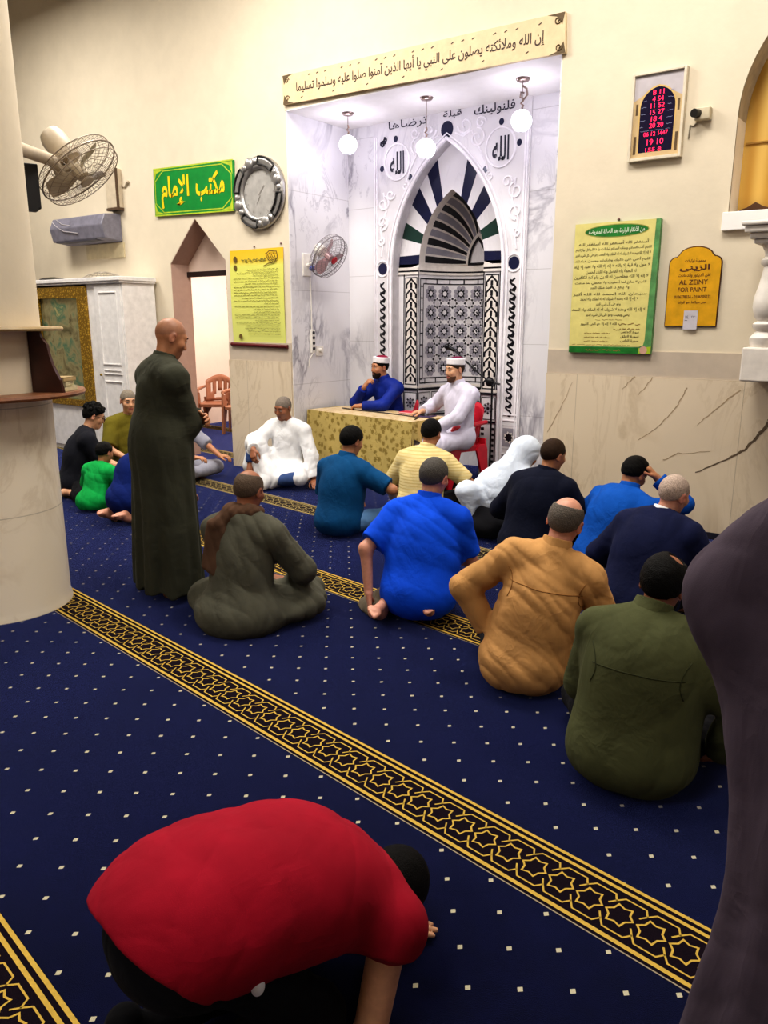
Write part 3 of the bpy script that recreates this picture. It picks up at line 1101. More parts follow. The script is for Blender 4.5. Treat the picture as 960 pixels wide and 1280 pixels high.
build_yellow_poster()

def build_prayer_display():
    R = Empty('prayer_time_display', 'framed electronic prayer time board with glowing red digits', 'clock', (-2.178, WY, 3.235))
    w, h = .205, .312
    fr = MB()
    for lo, hi in (((-w, -.05, -h), (-w + .022, 0, h)), ((w - .022, -.05, -h), (w, 0, h)), ((-w + .022, -.05, -h), (w - .022, 0, -h + .024)), ((-w + .022, -.05, h - .018), (w - .022, 0, h))):
        fr.box(lo, hi)
    fr.obj('frame', [plain('pale frame', '#d8cdb8', .4)], R, bevel=.004)
    p = MB()
    p.box((-w + .02, -.03, -h + .02), (w - .02, -.004, h - .016), 0)
    p.poly([(-w + .022, -h + .024), (w - .022, -h + .024), (w - .022, .12), (0, .22), (-w + .022, .12)], -.0305, 1)
    a = [(-.135, -.252)] + arch_pts(.138, .06, .21, 10) + [(.135, -.252)]
    p.poly([(x, z) for x, z in a][::-1], -.031, 2)
    p.strip(a, .012, -.0315, 3)
    for sx in (-1, 1):
        p.poly([(sx * .158 - .010, -.26), (sx * .158 + .010, -.26), (sx * .158 + .010, -.13), (sx * .158 - .010, -.13)], -.0315, 4)
        p.poly([(sx * .158 - .008, .02), (sx * .158 + .008, .02), (sx * .158 + .008, .10), (sx * .158 - .008, .10)], -.0315, 4)
    p.obj('panel', [plain('display lilac', '#bdb6bb', .3), plain('display tan', '#c8ad82', .4), plain('display night', '#1b1533', .2), plain('display gold', '#d2b070', .4), plain('display brown', '#5b4526', .5)], R)
    k = MB()
    z = .165
    for l in ('8 11', '4 54', '11 52', '15 27', '18 4', '20 20'):
        k.text(l, .0, z, .034 * len(l) * .62, .034, -.0335, arabic=False, bold=.0)
        z -= .046
    k.text('06 12 1447', -.0, -.124, .185, .030, -.0335, arabic=False)
    k.text('19 10', 0, -.182, .125, .042, -.0335, arabic=False)
    k.text('155 8', -.01, -.236, .12, .028, -.0335, arabic=False)
    k.obj('red_digits', [glow('led red', '#ff2050', 2.2)], R)
    s = MB()
    rr = random.Random(5)
    for i in range(6):
        scribble(s, .075, .118, .165 - .046 * i, .006, -.033, rr)
        if i: scribble(s, -.125, -.085, .160 - .046 * i, .006, -.033, rr)
    scribble(s, -.12, .11, -.10, .005, -.033, rr)
    s.obj('small_print', [plain('display print', '#8e93b8', .5)], R)
build_prayer_display()

def build_sensor():
    R = Empty('security_camera', 'small beige wall camera with a black lens beside the prayer time board', 'camera', (-1.845, WY, 3.20))
    MB().box((-.045, -.07, -.045), (.065, -.001, .04)).obj('housing', [plain('beige plastic', '#cbbfa4', .5)], R, bevel=.008)
    b = MB()
    b.tube([(-.02, -.06, 0), (-.035, -.115, -.004)], .030, 14)
    b.obj('lens', [plain('black plastic', '#141312', .3)], R, smooth=True)
    w = MB().tube([(-.03, -.008, -.04), (-.06, -.006, -.07), (-.085, -.006, -.06), (-.09, -.006, -.15)], .006, 6)
    w.obj('cable', [plain('grey cable', '#8d8474', .6)], R, smooth=True)
build_sensor()

def build_green_panel():
    R = Empty('prayer_chart', 'pale yellow Arabic prayer chart with a green title oval and green edge', 'poster', (-2.43, WY, 1.97))
    w, z0, z1 = .35, -.515, .52
    b = MB().box((-w, -.045, z0), (w, -.001, z1))
    b.obj('board', [plain('chart side green', '#5f9a5c', .5, var=.2)], R)
    p = MB()
    y = -.0462
    p.poly([(-w, z0 + .055), (w - .10, z0 + .055), (w - .065, z0 + .07), (w - .055, z0 + .11), (w - .035, z1), (-w, z1)], y, 0)
    p.poly([(-w, z0), (w, z0), (w, z0 + .048), (-w, z0 + .048)], y, 1)
    p.poly([(w - .10, z0 + .003), (w, z0 + .003), (w, z0 + .06), (w - .10, z0 + .045)], y - .0006, 2)
    p.disc((w - .06, z0 + .03), .032, .032, y - .0012, 3)
    p.poly([(0 + .26 * math.cos(2 * PI * i / 28), .452 + .046 * math.sin(2 * PI * i / 28)) for i in range(28)], y - .001, 1)
    p.strip([(0 + .262 * math.cos(2 * PI * i / 28), .452 + .048 * math.sin(2 * PI * i / 28)) for i in range(28)], .006, y - .0014, 4, closed=True)
    p.obj('printed_face', [plain('chart yellow', '#dcd184', .45, var=.05), plain('chart green', '#1d7a2c', .4, var=.2), plain('chart lime', '#a8c02c', .4), plain('chart pink', '#c9a08c', .5), plain('chart gold', '#9a9a4a', .5)], R)
    MB().text('من الأذكار الواردة بعد الصلاة المفروضة', 0, .452, .46, .052, y - .0022, bold=.012).obj('title', [plain('chart white', '#e8f0dc', .5)], R)
    k = MB()
    L = [('أستغفر الله أستغفر الله أستغفر الله', 0.01, .58), ('اللهم أنت السلام ومنك السلام تباركت يا ذا الجلال والإكرام', 0, .63), ('لا إله إلا الله وحده لا شريك له له الملك وله الحمد وهو على كل شيء قدير', 0, .63),
         ('اللهم أعني على ذكرك وشكرك وحسن عبادتك', 0, .63), ('لا حول ولا قوة إلا بالله لا إله إلا الله ولا نعبد إلا إياه', 0, .63), ('له النعمة وله الفضل وله الثناء الحسن', 0, .42), ('لا إله إلا الله مخلصين له الدين ولو كره الكافرون', 0, .62),
         ('اللهم لا مانع لما أعطيت ولا معطي لما منعت', 0, .60), ('ولا ينفع ذا الجد منك الجد', 0, .33), ('سبحان الله الحمد لله الله أكبر', 0, .62), ('لا إله إلا الله وحده لا شريك له له الملك وله الحمد', 0, .49), ('وهو على كل شيء قدير', 0, .21),
         ('لا إله إلا الله وحده لا شريك له له الملك وله الحمد', 0, .62), ('يحيي ويميت وهو على كل شيء قدير', 0, .37)]
    z = .358
    for i, (t, x, wd) in enumerate(L):
        k.text(t, -.02 - .0008 * i, z, wd, .034, y - .0012, bold=.014)
        z -= .0425 if i not in (1, 3, 8) else .047
    k.text('الله لا إله إلا هو الحي القيوم', -.10, -.282, .31, .032, y - .0012, bold=.014)
    for i, t in enumerate(('سورة الإخلاص', 'سورة الفلق', 'سورة الناس')):
        k.text(t, .17, -.345 - .034 * i, .15, .026, y - .0012, bold=.014)
    k.obj('lettering', [plain('chart print', '#4a4424', .6)], R)
    q = MB()
    rr = random.Random(2)
    scribble(q, .07, .25, -.28, .014, y - .0012, rr)
    scribble(q, .03, .25, -.322, .014, y - .0012, rr)
    for i in range(3):
        scribble(q, -.22, .0, -.355 - .032 * i, .010, y - .0012, rr)
    scribble(q, -.32, .18, -.448, .007, y - .0012, rr)
    scribble(q, -.13, .10, -.245, .008, y - .0012, rr)
    scribble(q, -.2, .10, z0 + .024, .014, y - .0012, rr)
    q.obj('small_print', [plain('chart faint print', '#8a7038', .6)], R)
    MB().ball((.0, -.01, z1 + .02), .011).obj('nail', [plain('nail grey', '#7d5a58', .5)], R, smooth=True)
build_green_panel()

def build_plaque():
    R = Empty('gold_plaque', 'gold sign with a stepped round top reading AL ZEINY FOR PAINT', 'sign', (-1.80, WY, 1.96))
    w, z0, zs = .198, -.288, .205
    out = [(-w, z0), (-w, zs - .02)]
    out += [(-w + .055 - .055 * math.cos(a * PI / 12), zs - .02 + .055 * math.sin(a * PI / 12)) for a in range(1, 7)]
    out += [(-.128 + .128 - .128 * math.cos(a * PI / 16), zs + .038 + .07 * math.sin(a * PI / 16)) for a in range(1, 16)]
    out += [(w - .055 + .055 * math.cos(PI / 2 - a * PI / 12), zs - .02 + .055 * math.sin(PI / 2 - a * PI / 12)) for a in range(0, 6)]
    out += [(w, zs - .02), (w, z0)]
    out = out[::-1]
    MB().prism(out, -.014, -.001).obj('backing', [plain('plaque brown', '#4a2410', .4)], R)
    inn = [(x * .965, z * .975) for x, z in out]
    MB().prism(inn, -.019, -.0135).obj('plate', [plain('gold plate', '#efb62a', .28, .35, var=.08)], R)
    k = MB()
    y = -.0205
    k.text('مجموعة توكيلات', 0, .205, .155, .030, y, bold=.012)
    k.text('الزينى', 0, .152, .225, .052, y, bold=.03)
    k.text('لفن الديكور والدهانات', 0, .098, .24, .032, y, bold=.012)
    k.text('AL ZEINY', 0, .048, .215, .036, y, arabic=False, bold=.012)
    k.text('FOR PAINT', -.005, -.008, .215, .034, y, arabic=False, bold=.012)
    k.text('0106778554 - 0106505271', 0, -.062, .27, .024, y, arabic=False, bold=.014)
    k.text('سر حياتنا هو قوتنا', 0, -.104, .21, .026, y, bold=.012)
    k.obj('lettering', [plain('plaque letter', '#5a2c08', .5)], R)
    n = MB().box((-.05, -.0225, -.31), (.055, -.0215, -.165))
    nt = n.obj('paper_note', [plain('note grey', '#c9c4cc', .7)])
    nt.location = (-1.80, WY, 1.96)
    k = MB()
    k.text('١٤', -.025, -.215, .028, .022, -.0232, arabic=False)
    k.text('٢٣', .022, -.212, .03, .012, -.0232, arabic=False)
    k.strip([(-.04, -.24), (-.02, -.241)], .004, -.0232)
    k.obj('handwriting', [plain('note ink', '#4b4856', .6)], nt)
    tag(nt, 'grey paper note stuck over the foot of the gold sign', 'note')
build_plaque()

# ------------------------------------------------------------------ pendant lamps
m_chrome = plain('aged chrome', '#a8958e', .3, .8)
def build_pendants():
    bulb = glow('lamp globe', '#f4efff', 7.0)
    cage = plain('lamp facet', '#fdfcff', .2)
    labs = ('left pendant lamp, glowing globe nearest the side marble wall', 'middle pendant lamp, glowing globe in front of the niche arch', 'right pendant lamp, glowing globe hung on a curly hook')
    for i, (x, z) in enumerate(((-5.57, 3.51), (-4.59, 3.36), (-3.56, 3.47))):
        R = Empty('pendant_lamp', labs[i], 'lamp', (x, 6.92, z), 0, 'pendant lamps in the recess')
        top = NZ - .012 - z
        c = MB().lathe([(0, top), (.065, top), (.062, top - .012), (.05, top - .025), (.015, top - .03), (0, top - .03)], 20)
        c.obj('canopy', [m_chrome], R, smooth=True)
        k = MB()
        k.tube([(0, 0, top - .02), (0, 0, .16)], .004, 6)
        if i == 2:
            k.tube([(.0, 0, top - .06), (.04, 0, top - .09), (.05, 0, top - .14), (.02, 0, top - .17), (-.02, 0, top - .15), (-.015, 0, top - .11), (.015, 0, top - .12)], .009, 7)
        k.tube([(0, 0, .19), (.01, 0, .165), (-.012, 0, .145), (.012, 0, .125), (0, 0, .10)], .010, 7)
        k.obj('hanger', [m_chrome], R, smooth=True)
        MB().ball((0, 0, 0), .088, 0, None, 24, 16).obj('globe', [bulb], R, smooth=True)
        g = MB()
        for q in range(5):
            a = PI * q / 5
            g.tube([(.094 * math.cos(a) * math.sin(t * PI / 10), .094 * math.sin(a) * math.sin(t * PI / 10), .094 * math.cos(t * PI / 10)) for t in range(20)], .004, 5, closed=True)
        g.obj('cage', [cage], R, smooth=True)
build_pendants()

# ------------------------------------------------------------------ fans
def build_fan(name, label, loc, normal, up, r, cage_m, hub_m, blade_m, motor, mount):
    R = Empty(name, label, 'fan', loc)
    n = Vector(normal).normalized()
    x = Vector(up).cross(n).normalized()
    yv = n.cross(x)
    M = Matrix(((x.x, yv.x, n.x, 0), (x.y, yv.y, n.y, 0), (x.z, yv.z, n.z, 0), (0, 0, 0, 1)))
    g = MB()
    for z, rr in ((-.05, r * .98), (.0, r), (.05, r * .96)):
        g.tube([(rr * math.cos(2 * PI * i / 40), rr * math.sin(2 * PI * i / 40), z) for i in range(40)], .0055 if z == 0 else .003, 6, 0, M, closed=True)
    for i in range(44):
        a = 2 * PI * i / 44
        c, s = math.cos(a), math.sin(a)
        g.tube([(r * .16 * c, r * .16 * s, .085), (r * .6 * c, r * .6 * s, .08), (r * .96 * c, r * .96 * s, .05), (r * c, r * s, 0), (r * .98 * c, r * .98 * s, -.05), (r * .55 * c, r * .55 * s, -.085), (r * .25 * c, r * .25 * s, -.09)], .0017, 4, 0, M, caps=False)
    for f in (.3, .55, .78):
        for z in (.083, -.083):
            g.tube([(r * f * math.cos(2 * PI * i / 32), r * f * math.sin(2 * PI * i / 32), z * (1.0 if f < .7 else .9)) for i in range(32)], .0017, 4, 0, M, closed=True)
    g.obj('guard', [cage_m], R, smooth=True)
    MB().lathe([(0, .095), (r * .16, .093), (r * .18, .085), (r * .16, .078), (0, .076)], 24, 0, M).obj('badge', [hub_m], R, smooth=True)
    for k in range(3):
        b = MB()
        a0 = k * 2 * PI / 3
        vs, fs = [], []
        for i in range(7):
            t = i / 6
            rad = r * (.12 + .76 * t)
            wdt = .30 + .55 * math.sin(PI * min(1, t * .85 + .12))
            for j in range(5):
                a = a0 + (j / 4 - .5) * wdt * 1.25
                vs.append((rad * math.cos(a), rad * math.sin(a), (j / 4 - .5) * .05 + .01))
        for i in range(6):
            for j in range(4):
                q = i * 5 + j
                fs.append((q, q + 1, q + 6, q + 5))
        b.add(vs, fs, 0, M)
        b.obj('blade', [blade_m], R, smooth=True)
    MB().lathe([(0, .05), (r * .15, .045), (r * .16, -.03), (0, -.03)], 20, 0, M).obj('hub', [blade_m], R, smooth=True)
    mo = MB()
    if motor == 'box':
        mo.lathe([(0, -.09), (.075, -.09), (.085, -.12), (.085, -.27), (.07, -.31), (0, -.315)], 16, 0, M)
    else:
        mo.lathe([(0, -.085), (.06, -.085), (.068, -.11), (.06, -.17), (.03, -.20), (0, -.2)], 16, 0, M)
    mo.obj('motor', [mount[1]], R, smooth=True)
    mount[0](R, M)
    return R

m_tan = plain('tan plastic', '#b9ab96', .45)
def mount_col(R, M):
    a = MB()
    a.tube([(-.10, -.08, .0), (-.04, -.03, .03), tuple(M @ Vector((0, 0, -.14)))], .03, 10)
    a.tube([(.28, -.73, .04), (.0, -.20, .04), (-.10, -.08, .0)], [.042, .04, .036], 12)
    a.obj('arm', [m_tan], R, smooth=True)
    k = MB()
    k.ball((-.10, -.08, .0), .045)
    k.obj('joint', [m_tan], R, smooth=True)
Rv, Uv, Fv = Vector((.805, .593, 0)), Vector((-.142, .192, .971)), Vector((-.576, .782, -.238))
def facing(loc, toward, right, down):
    v = (Vector(loc) - Vector((0, 0, 1.72))).normalized()
    r = (Rv - v * Rv.dot(v)).normalized()
    u = r.cross(v)
    k = (right * r - down * u).normalized()
    return -toward * v + math.sqrt(1 - toward * toward) * k
n1 = facing((-5.049, 3.358, 2.705), .42, .56, .83)
build_fan('wall_fan', 'large tan wall fan tilted on an arm behind the round column', (-5.049, 3.358, 2.705), n1, (0, 0, 1), .285, plain('worn fan guard', '#8f8273', .4, .4), m_tan, plain('fan blade beige', '#b5a790', .4), 'box', (mount_col, m_tan))
m_wp = plain('white plastic', '#e9e4dc', .4)
def mount_niche(R, M):
    a = MB()
    a.tube([tuple(M @ Vector((0, 0, -.18))), (-.25, .04, -.05), (-.36, .05, -.08)], .02, 8)
    a.obj('arm', [m_wp], R, smooth=True)
    MB().box((-.375, -.02, -.19), (-.35, .11, .05)).obj('bracket', [m_wp], R, bevel=.006)
    MB().ball((-.27, .045, -.11), (.04, .04, .03)).obj('knob', [plain('blue plastic', '#2b3f96', .4)], R, smooth=True)
n2 = facing((-5.674, 6.70, 2.385), .55, .80, .60)
build_fan('wall_fan', 'small wall fan with a red centre on the marble side of the recess', (-5.674, 6.70, 2.385), n2, (0, 0, 1), .235, plain('grey fan guard', '#8a8488', .4, .3), plain('red badge', '#c3152b', .35), plain('fan blade clear', '#c9a3a8', .3), 'round', (mount_niche, m_wp))

def build_sockets():
    R = Empty('power_strip', 'white power strip with dark sockets on the recess side wall under the fan', 'power strip', (NX0 + .013, 6.80, 1.50))
    MB().box((0, -.028, -.14), (.035, .028, .12)).obj('casing', [m_wp], R, bevel=.005)
    for z in (-.09, -.03, .03, .085):
        MB().tube([(.034, 0, z), (.042, 0, z)], .019, 10).obj('socket', [plain('dark socket', '#262428', .5)], R, smooth=True)
    w = MB()
    w.tube([(.012, 0, .12), (.010, .0, .45), (.010, -.01, .68)], .007, 6)
    w.tube([(.03, -.01, -.14), (.014, -.06, -.22), (.01, -.06, -.30)], .006, 6)
    w.obj('cable', [m_wp], R, smooth=True)
    o = Empty('wall_socket', 'small white wall socket to the lower right of the power strip', 'socket', (NX0 + .013, 6.93, 1.38))
    MB().box((0, -.06, -.055), (.014, .06, .055)).obj('plate', [m_wp], o, bevel=.004)
    MB().tube([(.012, .0, .01), (.05, .0, .01)], .025, 10).obj('plug', [m_wp], o, smooth=True)
build_sockets()

def build_ac():
    R = Empty('air_conditioner', 'long grey wall unit with streaked casing above the white wardrobe', 'air conditioner', (-9.52, WY, 2.85))
    prof = [(-.001, -.15), (-.26, -.12), (-.30, .04), (-.24, .17), (-.001, .19)]   # (y, z)
    b = MB()
    n = len(prof)
    L = .58
    b.add([(x, y, z) for x in (-L, L) for y, z in prof], [tuple(range(n)), tuple(range(2 * n - 1, n - 1, -1))] + [(i, n + i, n + (i + 1) % n, (i + 1) % n) for i in range(n)])
    b.obj('casing', [plain('bluish grey plastic', '#7e7c8a', .45, var=.12)], R, bevel=.012)
    d = MB()
    d.box((-L + .08, -.262, -.135), (L - .2, -.10, -.115))
    d.obj('outlet', [plain('dark grey plastic', '#45444f', .5)], R)
    t = MB()
    t.tube([(-.55, -.27, .14), (-.45, -.285, .08), (-.25, -.30, .0), (.05, -.29, -.04)], .006, 6)
    t.tube([(-.45, -.262, .155), (-.30, -.285, .09), (-.1, -.295, .06)], .005, 6)
    t.obj('cord', [plain('pale cord', '#b9b4b8', .6)], R, smooth=True)
    p = MB().box((-.2, -.02, -.34), (L + .03, -.001, -.16))
    p.obj('wall_patch', [plain('stained plaster', '#d4c5a2', .8, var=.06)], R)
build_ac()

def build_boxes():
    R = Empty('speaker', 'narrow black speaker hanging below the fan arm by the column', 'speaker', (-5.10, 3.02, 2.43))
    M = Matrix.Rotation(math.radians(-20), 4, 'Z')
    MB().box((-.045, -.045, 0), (.045, .05, .275), 0, M).obj('cabinet', [plain('black box', '#17171b', .5)], R, bevel=.006)
    g = MB().box((-.038, -.05, .05), (.038, -.044, .26), 0, M)
    g.obj('grille', [plain('black mesh', '#0c0c0e', .8, bump=.5, bscale=400)], R)
    MB().box((-.05, -.055, -.012), (.05, .03, .008), 0, M).obj('base_bracket', [plain('black box', '#17171b', .5)], R)
    Q = Empty('junction_box', 'tall beige box on the wall to the right of the tan fan', 'box', (-8.98, WY, 3.10))
    MB().box((-.11, -.09, 0), (.11, -.001, .46)).obj('casing', [plain('beige box', '#cbbda6', .5)], Q, bevel=.008)
    e = MB().box((-.118, -.094, -.03), (.118, -.001, .0))
    e.box((.103, -.096, 0), (.113, -.06, .46))
    e.obj('edge_trim', [plain('dark brown edge', '#5a4636', .5)], Q)
    w = MB()
    w.tube([(.10, -.01, .26), (.18, -.01, .24), (.24, -.02, .29)], .012, 6)
    w.ball((.25, -.02, .29), .022)
    w.obj('cable', [m_tan], Q, smooth=True)
build_boxes()

# ------------------------------------------------------------------ wardrobe
def build_wardrobe():
    R = Empty('wardrobe', 'white wardrobe with panelled door and a gold framed mirror side', 'wardrobe', (-9.25, 5.96, 0))
    mw = plain('wardrobe white', '#efecea', .4)
    x0, x1, D, Hh = -1.05, .92, .53, 2.16
    b = MB()
    b.box((.18, .02, .06), (x1, D - .03, Hh), 0)
    b.box((x0, .02, .06), (.18, D - .03, .62), 0)
    b.box((x0, D - .10, .62), (.18, D - .03, Hh), 0)
    b.box((x0, .02, .62), (x0 + .03, D - .1, Hh), 0)
    b.box((x0, .04, 0), (x1 - .02, D - .05, .06), 0)
    b.obj('carcass', [mw], R, bevel=.004)
    c = MB()
    c.box((x0 - .02, -.03, Hh), (x1 + .03, D - .03, Hh + .025))
    c.box((x0 - .03, -.045, Hh + .025), (x1 + .045, D - .03, Hh + .075))
    c.obj('cornice', [mw], R, bevel=.008)
    d = Empty('door', '', '', (0, 0, 0))
    del d['label'], d['category']
    bpy.data.objects.remove(d)
    dr = MB()
    dr.box((.38, 0, .09), (x1 - .02, .02, Hh - .02))
    for z0, z1 in ((.16, .98), (1.06, 1.12), (1.18, 2.06)):
        for lo, hi in (((.46, -.012, z0), (.475, 0, z1)), ((.82, -.012, z0), (.835, 0, z1)), ((.475, -.012, z0), (.82, 0, z0 + .015)), ((.475, -.012, z1 - .015), (.82, 0, z1))):
            dr.box(lo, hi)
    dd = dr.obj('door', [mw], R, bevel=.003)
    MB().ball((.42, -.025, 1.05), .016).obj('knob', [plain('brass', '#a98a3c', .3, .9)], dd, smooth=True)
    g = MB()
    for lo, hi in (((.0, -.01, .62), (.2, .02, 2.14)), ((x0 + .02, -.01, .62), (x0 + .16, .02, 2.14)), ((x0 + .16, -.01, 2.0), (.0, .02, 2.14)), ((x0 + .16, -.01, .62), (.0, .02, .70))):
        g.box(lo, hi)
    t = NT('gold mosaic')
    v = t.n.new('ShaderNodeTexVoronoi')
    v.inputs['Scale'].default_value = 38
    t.link(t.coord(), v.inputs['Vector'])
    t.link(t.ramp(v.outputs['Distance'], [(.15, lin('#e0b84a')), (.5, lin('#8a6a1c'))]), t.b.inputs['Base Color'])
    t.set(Roughness=.3, Metallic=.5)
    g.obj('gold_frame', [t.m], R)
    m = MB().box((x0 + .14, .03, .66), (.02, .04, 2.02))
    mm = NT('mirror painted reflections')
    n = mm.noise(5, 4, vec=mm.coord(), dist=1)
    mm.link(mm.ramp(n.outputs[0], [(.3, lin('#6a6448')), (.5, lin('#a8a27c')), (.65, lin('#5f8a72')), (.75, lin('#c9c08a'))]), mm.b.inputs['Base Color'])  # blurred reflections of lights and greens painted into the mirror colour
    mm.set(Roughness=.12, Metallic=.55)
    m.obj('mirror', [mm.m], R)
    W = Empty('fan_guard', 'loose wire fan guard lying on top of the white wardrobe', 'fan guard', (-8.95, 6.16, Hh + .079))
    k = MB()
    for f in (.28, .2, .12):
        k.tube([(f * math.cos(2 * PI * i / 32), f * math.sin(2 * PI * i / 32) * .8, .07 * (1 - (f / .28) ** 2) + .004) for i in range(32)], .004, 5, closed=True)
    for i in range(24):
        a = 2 * PI * i / 24
        k.tube([(.28 * math.cos(a), .224 * math.sin(a), .004), (.2 * math.cos(a), .16 * math.sin(a), .04), (.05 * math.cos(a), .04 * math.sin(a), .075)], .0025, 4)
    k.obj('wire', [plain('grey wire', '#a39a8c', .4, .5)], W, smooth=True)
    S = MB().lathe([(0, 0), (.16, 0), (.18, .015), (.12, .035), (.03, .045), (0, .045)], 20)
    s = S.obj('lid', [plain('black lid', '#26231f', .4)], smooth=True)
    s.location = (-10.05, 6.15, Hh + .077)
    tag(s, 'flat dark lid on top of the wardrobe beside the column', 'lid')
build_wardrobe()

# ------------------------------------------------------------------ column with its shelf
m_colm = marble('column marble', '#fdf0da', '#b0936c', .8, (.9, .62), .45, .35)
CX, CY = -4.68, 2.30
def build_column():
    a = MB()
    a.lathe([(0, 0), (.42, 0), (.415, .03), (.408, .05), (.408, 1.30), (0, 1.30)], 48, 0)
    a.lathe([(.385, 1.29), (.385, CEIL)], 48, 1)
    o = struct(a.obj('column', [m_colm, m_wall], smooth=True, loc=(CX, CY, 0)))
build_column()

def build_ring_shelf():
    R = Empty('column_shelf', 'round wooden book shelf with dark brackets fixed round the column', 'shelf', (CX, CY, 1.29))
    def ring(z0, z1, r0, r1):
        return MB().lathe([(r0, z0), (r1, z0), (r1 + .006, (z0 + z1) / 2), (r1, z1), (r0, z1), (r0, z0)], 48)
    wood = plain('shelf wood', '#8a5a3c', .4, var=.15)
    dark = plain('dark bracket wood', '#3f1c10', .35, var=.15)
    ring(0, .028, .40, .60).obj('lower_board', [wood], R, smooth=True)
    ring(.372, .395, .38, .505).obj('upper_board', [plain('shelf top wood', '#b39a70', .45, var=.12)], R, smooth=True)
    prof = [(.39, .028), (.585, .028), (.57, .10), (.535, .17), (.515, .24), (.505, .30), (.475, .335), (.465, .372), (.39, .372)]
    for ang in (20, 92, 164, 236, 308):
        b = MB().prism(prof, -.011, .011, 0, Matrix.Rotation(math.radians(ang - 68), 4, 'Z'))
        b.obj('bracket', [dark], R)
    # books lying on the lower board
    mcs = ['#8a4a34', '#b08a5c', '#d9cfa8', '#cfc39a', '#c2a878']
    labs = ['red brown book lying on the left of the column shelf', 'tan book lying at the left end of the column shelf', 'pale book at the bottom of the short stack on the column shelf', 'cream book in the middle of the short stack on the column shelf', 'buff book on top of the short stack on the column shelf']
    pos = [(-36, .50, .0, .24, .16, .032, 78), (-66, .505, 0, .2, .14, .034, 85), (36, .50, 0, .17, .13, .028, 88), (36, .495, .029, .16, .12, .026, 96), (37, .50, .056, .15, .12, .024, 84)]
    for c, l, (a, r, z, lx, ly, h, rz) in zip(mcs, labs, pos):
        ar = math.radians(a)
        B = Empty('book', l, 'book', (CX + r * math.cos(ar), CY + r * math.sin(ar), 1.29 + .029 + z), a + rz, 'books on the column shelf')
        k = MB()
        k.box((-lx / 2, -ly / 2, 0), (lx / 2, ly / 2, .003))
        k.box((-lx / 2, -ly / 2, h - .003), (lx / 2, ly / 2, h))
        k.box((-lx / 2, -ly / 2, 0), (lx / 2, -ly / 2 + .003, h))
        k.obj('cover', [plain('cover ' + c, c, .5)], B)
        MB().box((-lx / 2 + .004, -ly / 2 + .004, .0032), (lx / 2 - .004, ly / 2 - .005, h - .0032)).obj('pages', [plain('page cream', '#e2d8bc', .8)], B)
build_ring_shelf()

# ------------------------------------------------------------------ balcony pulpit on the right
def build_balcony():
    st = plain('balcony white', '#e4ddd4', .5)
    R = Empty('pulpit_balcony', 'white carved stone balcony with turned balusters at the right edge', 'balcony', (-1.30, 6.02, 1.30))
    L = 1.6
    MB().box((0, 0, 0), (L, WY - 6.02 - .03, .235)).obj('base', [st], R, bevel=.01)
    prof = [(.085, .235), (.095, .26), (.10, .30), (.075, .33), (.06, .345), (.085, .37), (.088, .395), (.06, .415), (.085, .45), (.10, .51), (.098, .57), (.075, .66), (.06, .74), (.055, .78), (.075, .80), (.078, .825), (.055, .845), (.06, .88), (.085, .93)]
    for i in range(4):
        MB().lathe(prof, 24).obj('baluster', [st], R, smooth=True, loc=(.115 + i * .44, .115, 0))
    t = MB()
    for z0, z1, o in ((.93, .96, .0), (.96, 1.0, -.025), (1.0, 1.045, -.055), (1.045, 1.075, -.075)):
        t.box((o, o, z0), (L, .24 - o, z1))
    t.obj('handrail', [st], R, bevel=.01)
    # arched opening behind it
build_balcony()

def build_arch_window():
    x0, hw, cx, s, a = -1.60, .66, -.94, 3.15, 4.05
    f = MB()
    f.prism([(x0, 2.5)] + arch_pts(hw, s, a, 12, cx) + [(cx + hw, 2.5)], WY - .012, WY - .0105, 2)
    f.v, f.f, f.mi = [], [], []
    A = [(x0, 2.5)] + arch_pts(hw, s, a, 12, cx) + [(cx + hw, 2.5)]
    B = [(cx + (x - cx) * .87, z if z <= s else s + (z - s) * .9) for x, z in A]
    A2 = [(cx + (x - cx) * .992, z if z <= s else s + (z - s) * .992) for x, z in A]
    vs = [(x, WY - .001, z) for x, z in A2] + [(x, WY + .28, z) for x, z in A2]
    n = len(A)
    R = Empty('arched_window', 'tall arched opening with white jambs and a gold screen at the right edge', 'window', (0, 0, 0))
    g = MB()
    g.add(vs, [(i, i + 1, n + i + 1, n + i) for i in range(n - 1)], 0)
    for i in range(n - 1):
        if A[i][1] > s - .01 and A[i + 1][1] > s - .01:
            g.mi[i] = 1
    g.obj('jamb', [m_white, plain('grey arch stone', '#b7b0a6', .5, var=.12)], R)
    c = MB()
    c.prism(A2, WY + .24, WY + .27)
    t = NT('gold screen')
    sp = t.n.new('ShaderNodeSeparateXYZ')
    t.link(t.coord(), sp.inputs[0])
    w = t.math('SINE', t.math('MULTIPLY', sp.outputs[0], 42))
    t.link(t.ramp(t.math('ADD', t.math('MULTIPLY', w, .3), .5), [(.2, lin('#c8973c')), (.8, lin('#e2b960'))]), t.b.inputs['Base Color'])
    t.set(Roughness=.5)
    c.obj('gold_screen', [t.m], R)
    d = MB()
    d.box((x0 + .02, WY + .225, 3.0), (cx + hw - .02, WY + .24, 3.012))
    d.obj('screen_rail', [plain('gold rail', '#a67a2c', .5)], R)
    k = MB().prism([(x0 + .02, 2.5), (x0 + .3, 2.5), (x0 + .28, 2.53), (x0 + .2, 2.55), (x0 + .14, 2.585), (x0 + .08, 2.55), (x0 + .03, 2.535)], WY + .20, WY + .238)
    k.obj('foot_ornament', [plain('dark brown carving', '#54341a', .5)], R)
    s_ = MB().box((x0 - .03, WY - .045, 2.37), (cx + hw + .03, WY - .001, 2.50))
    s_.obj('sill', [m_white], R, bevel=.005)
build_arch_window()

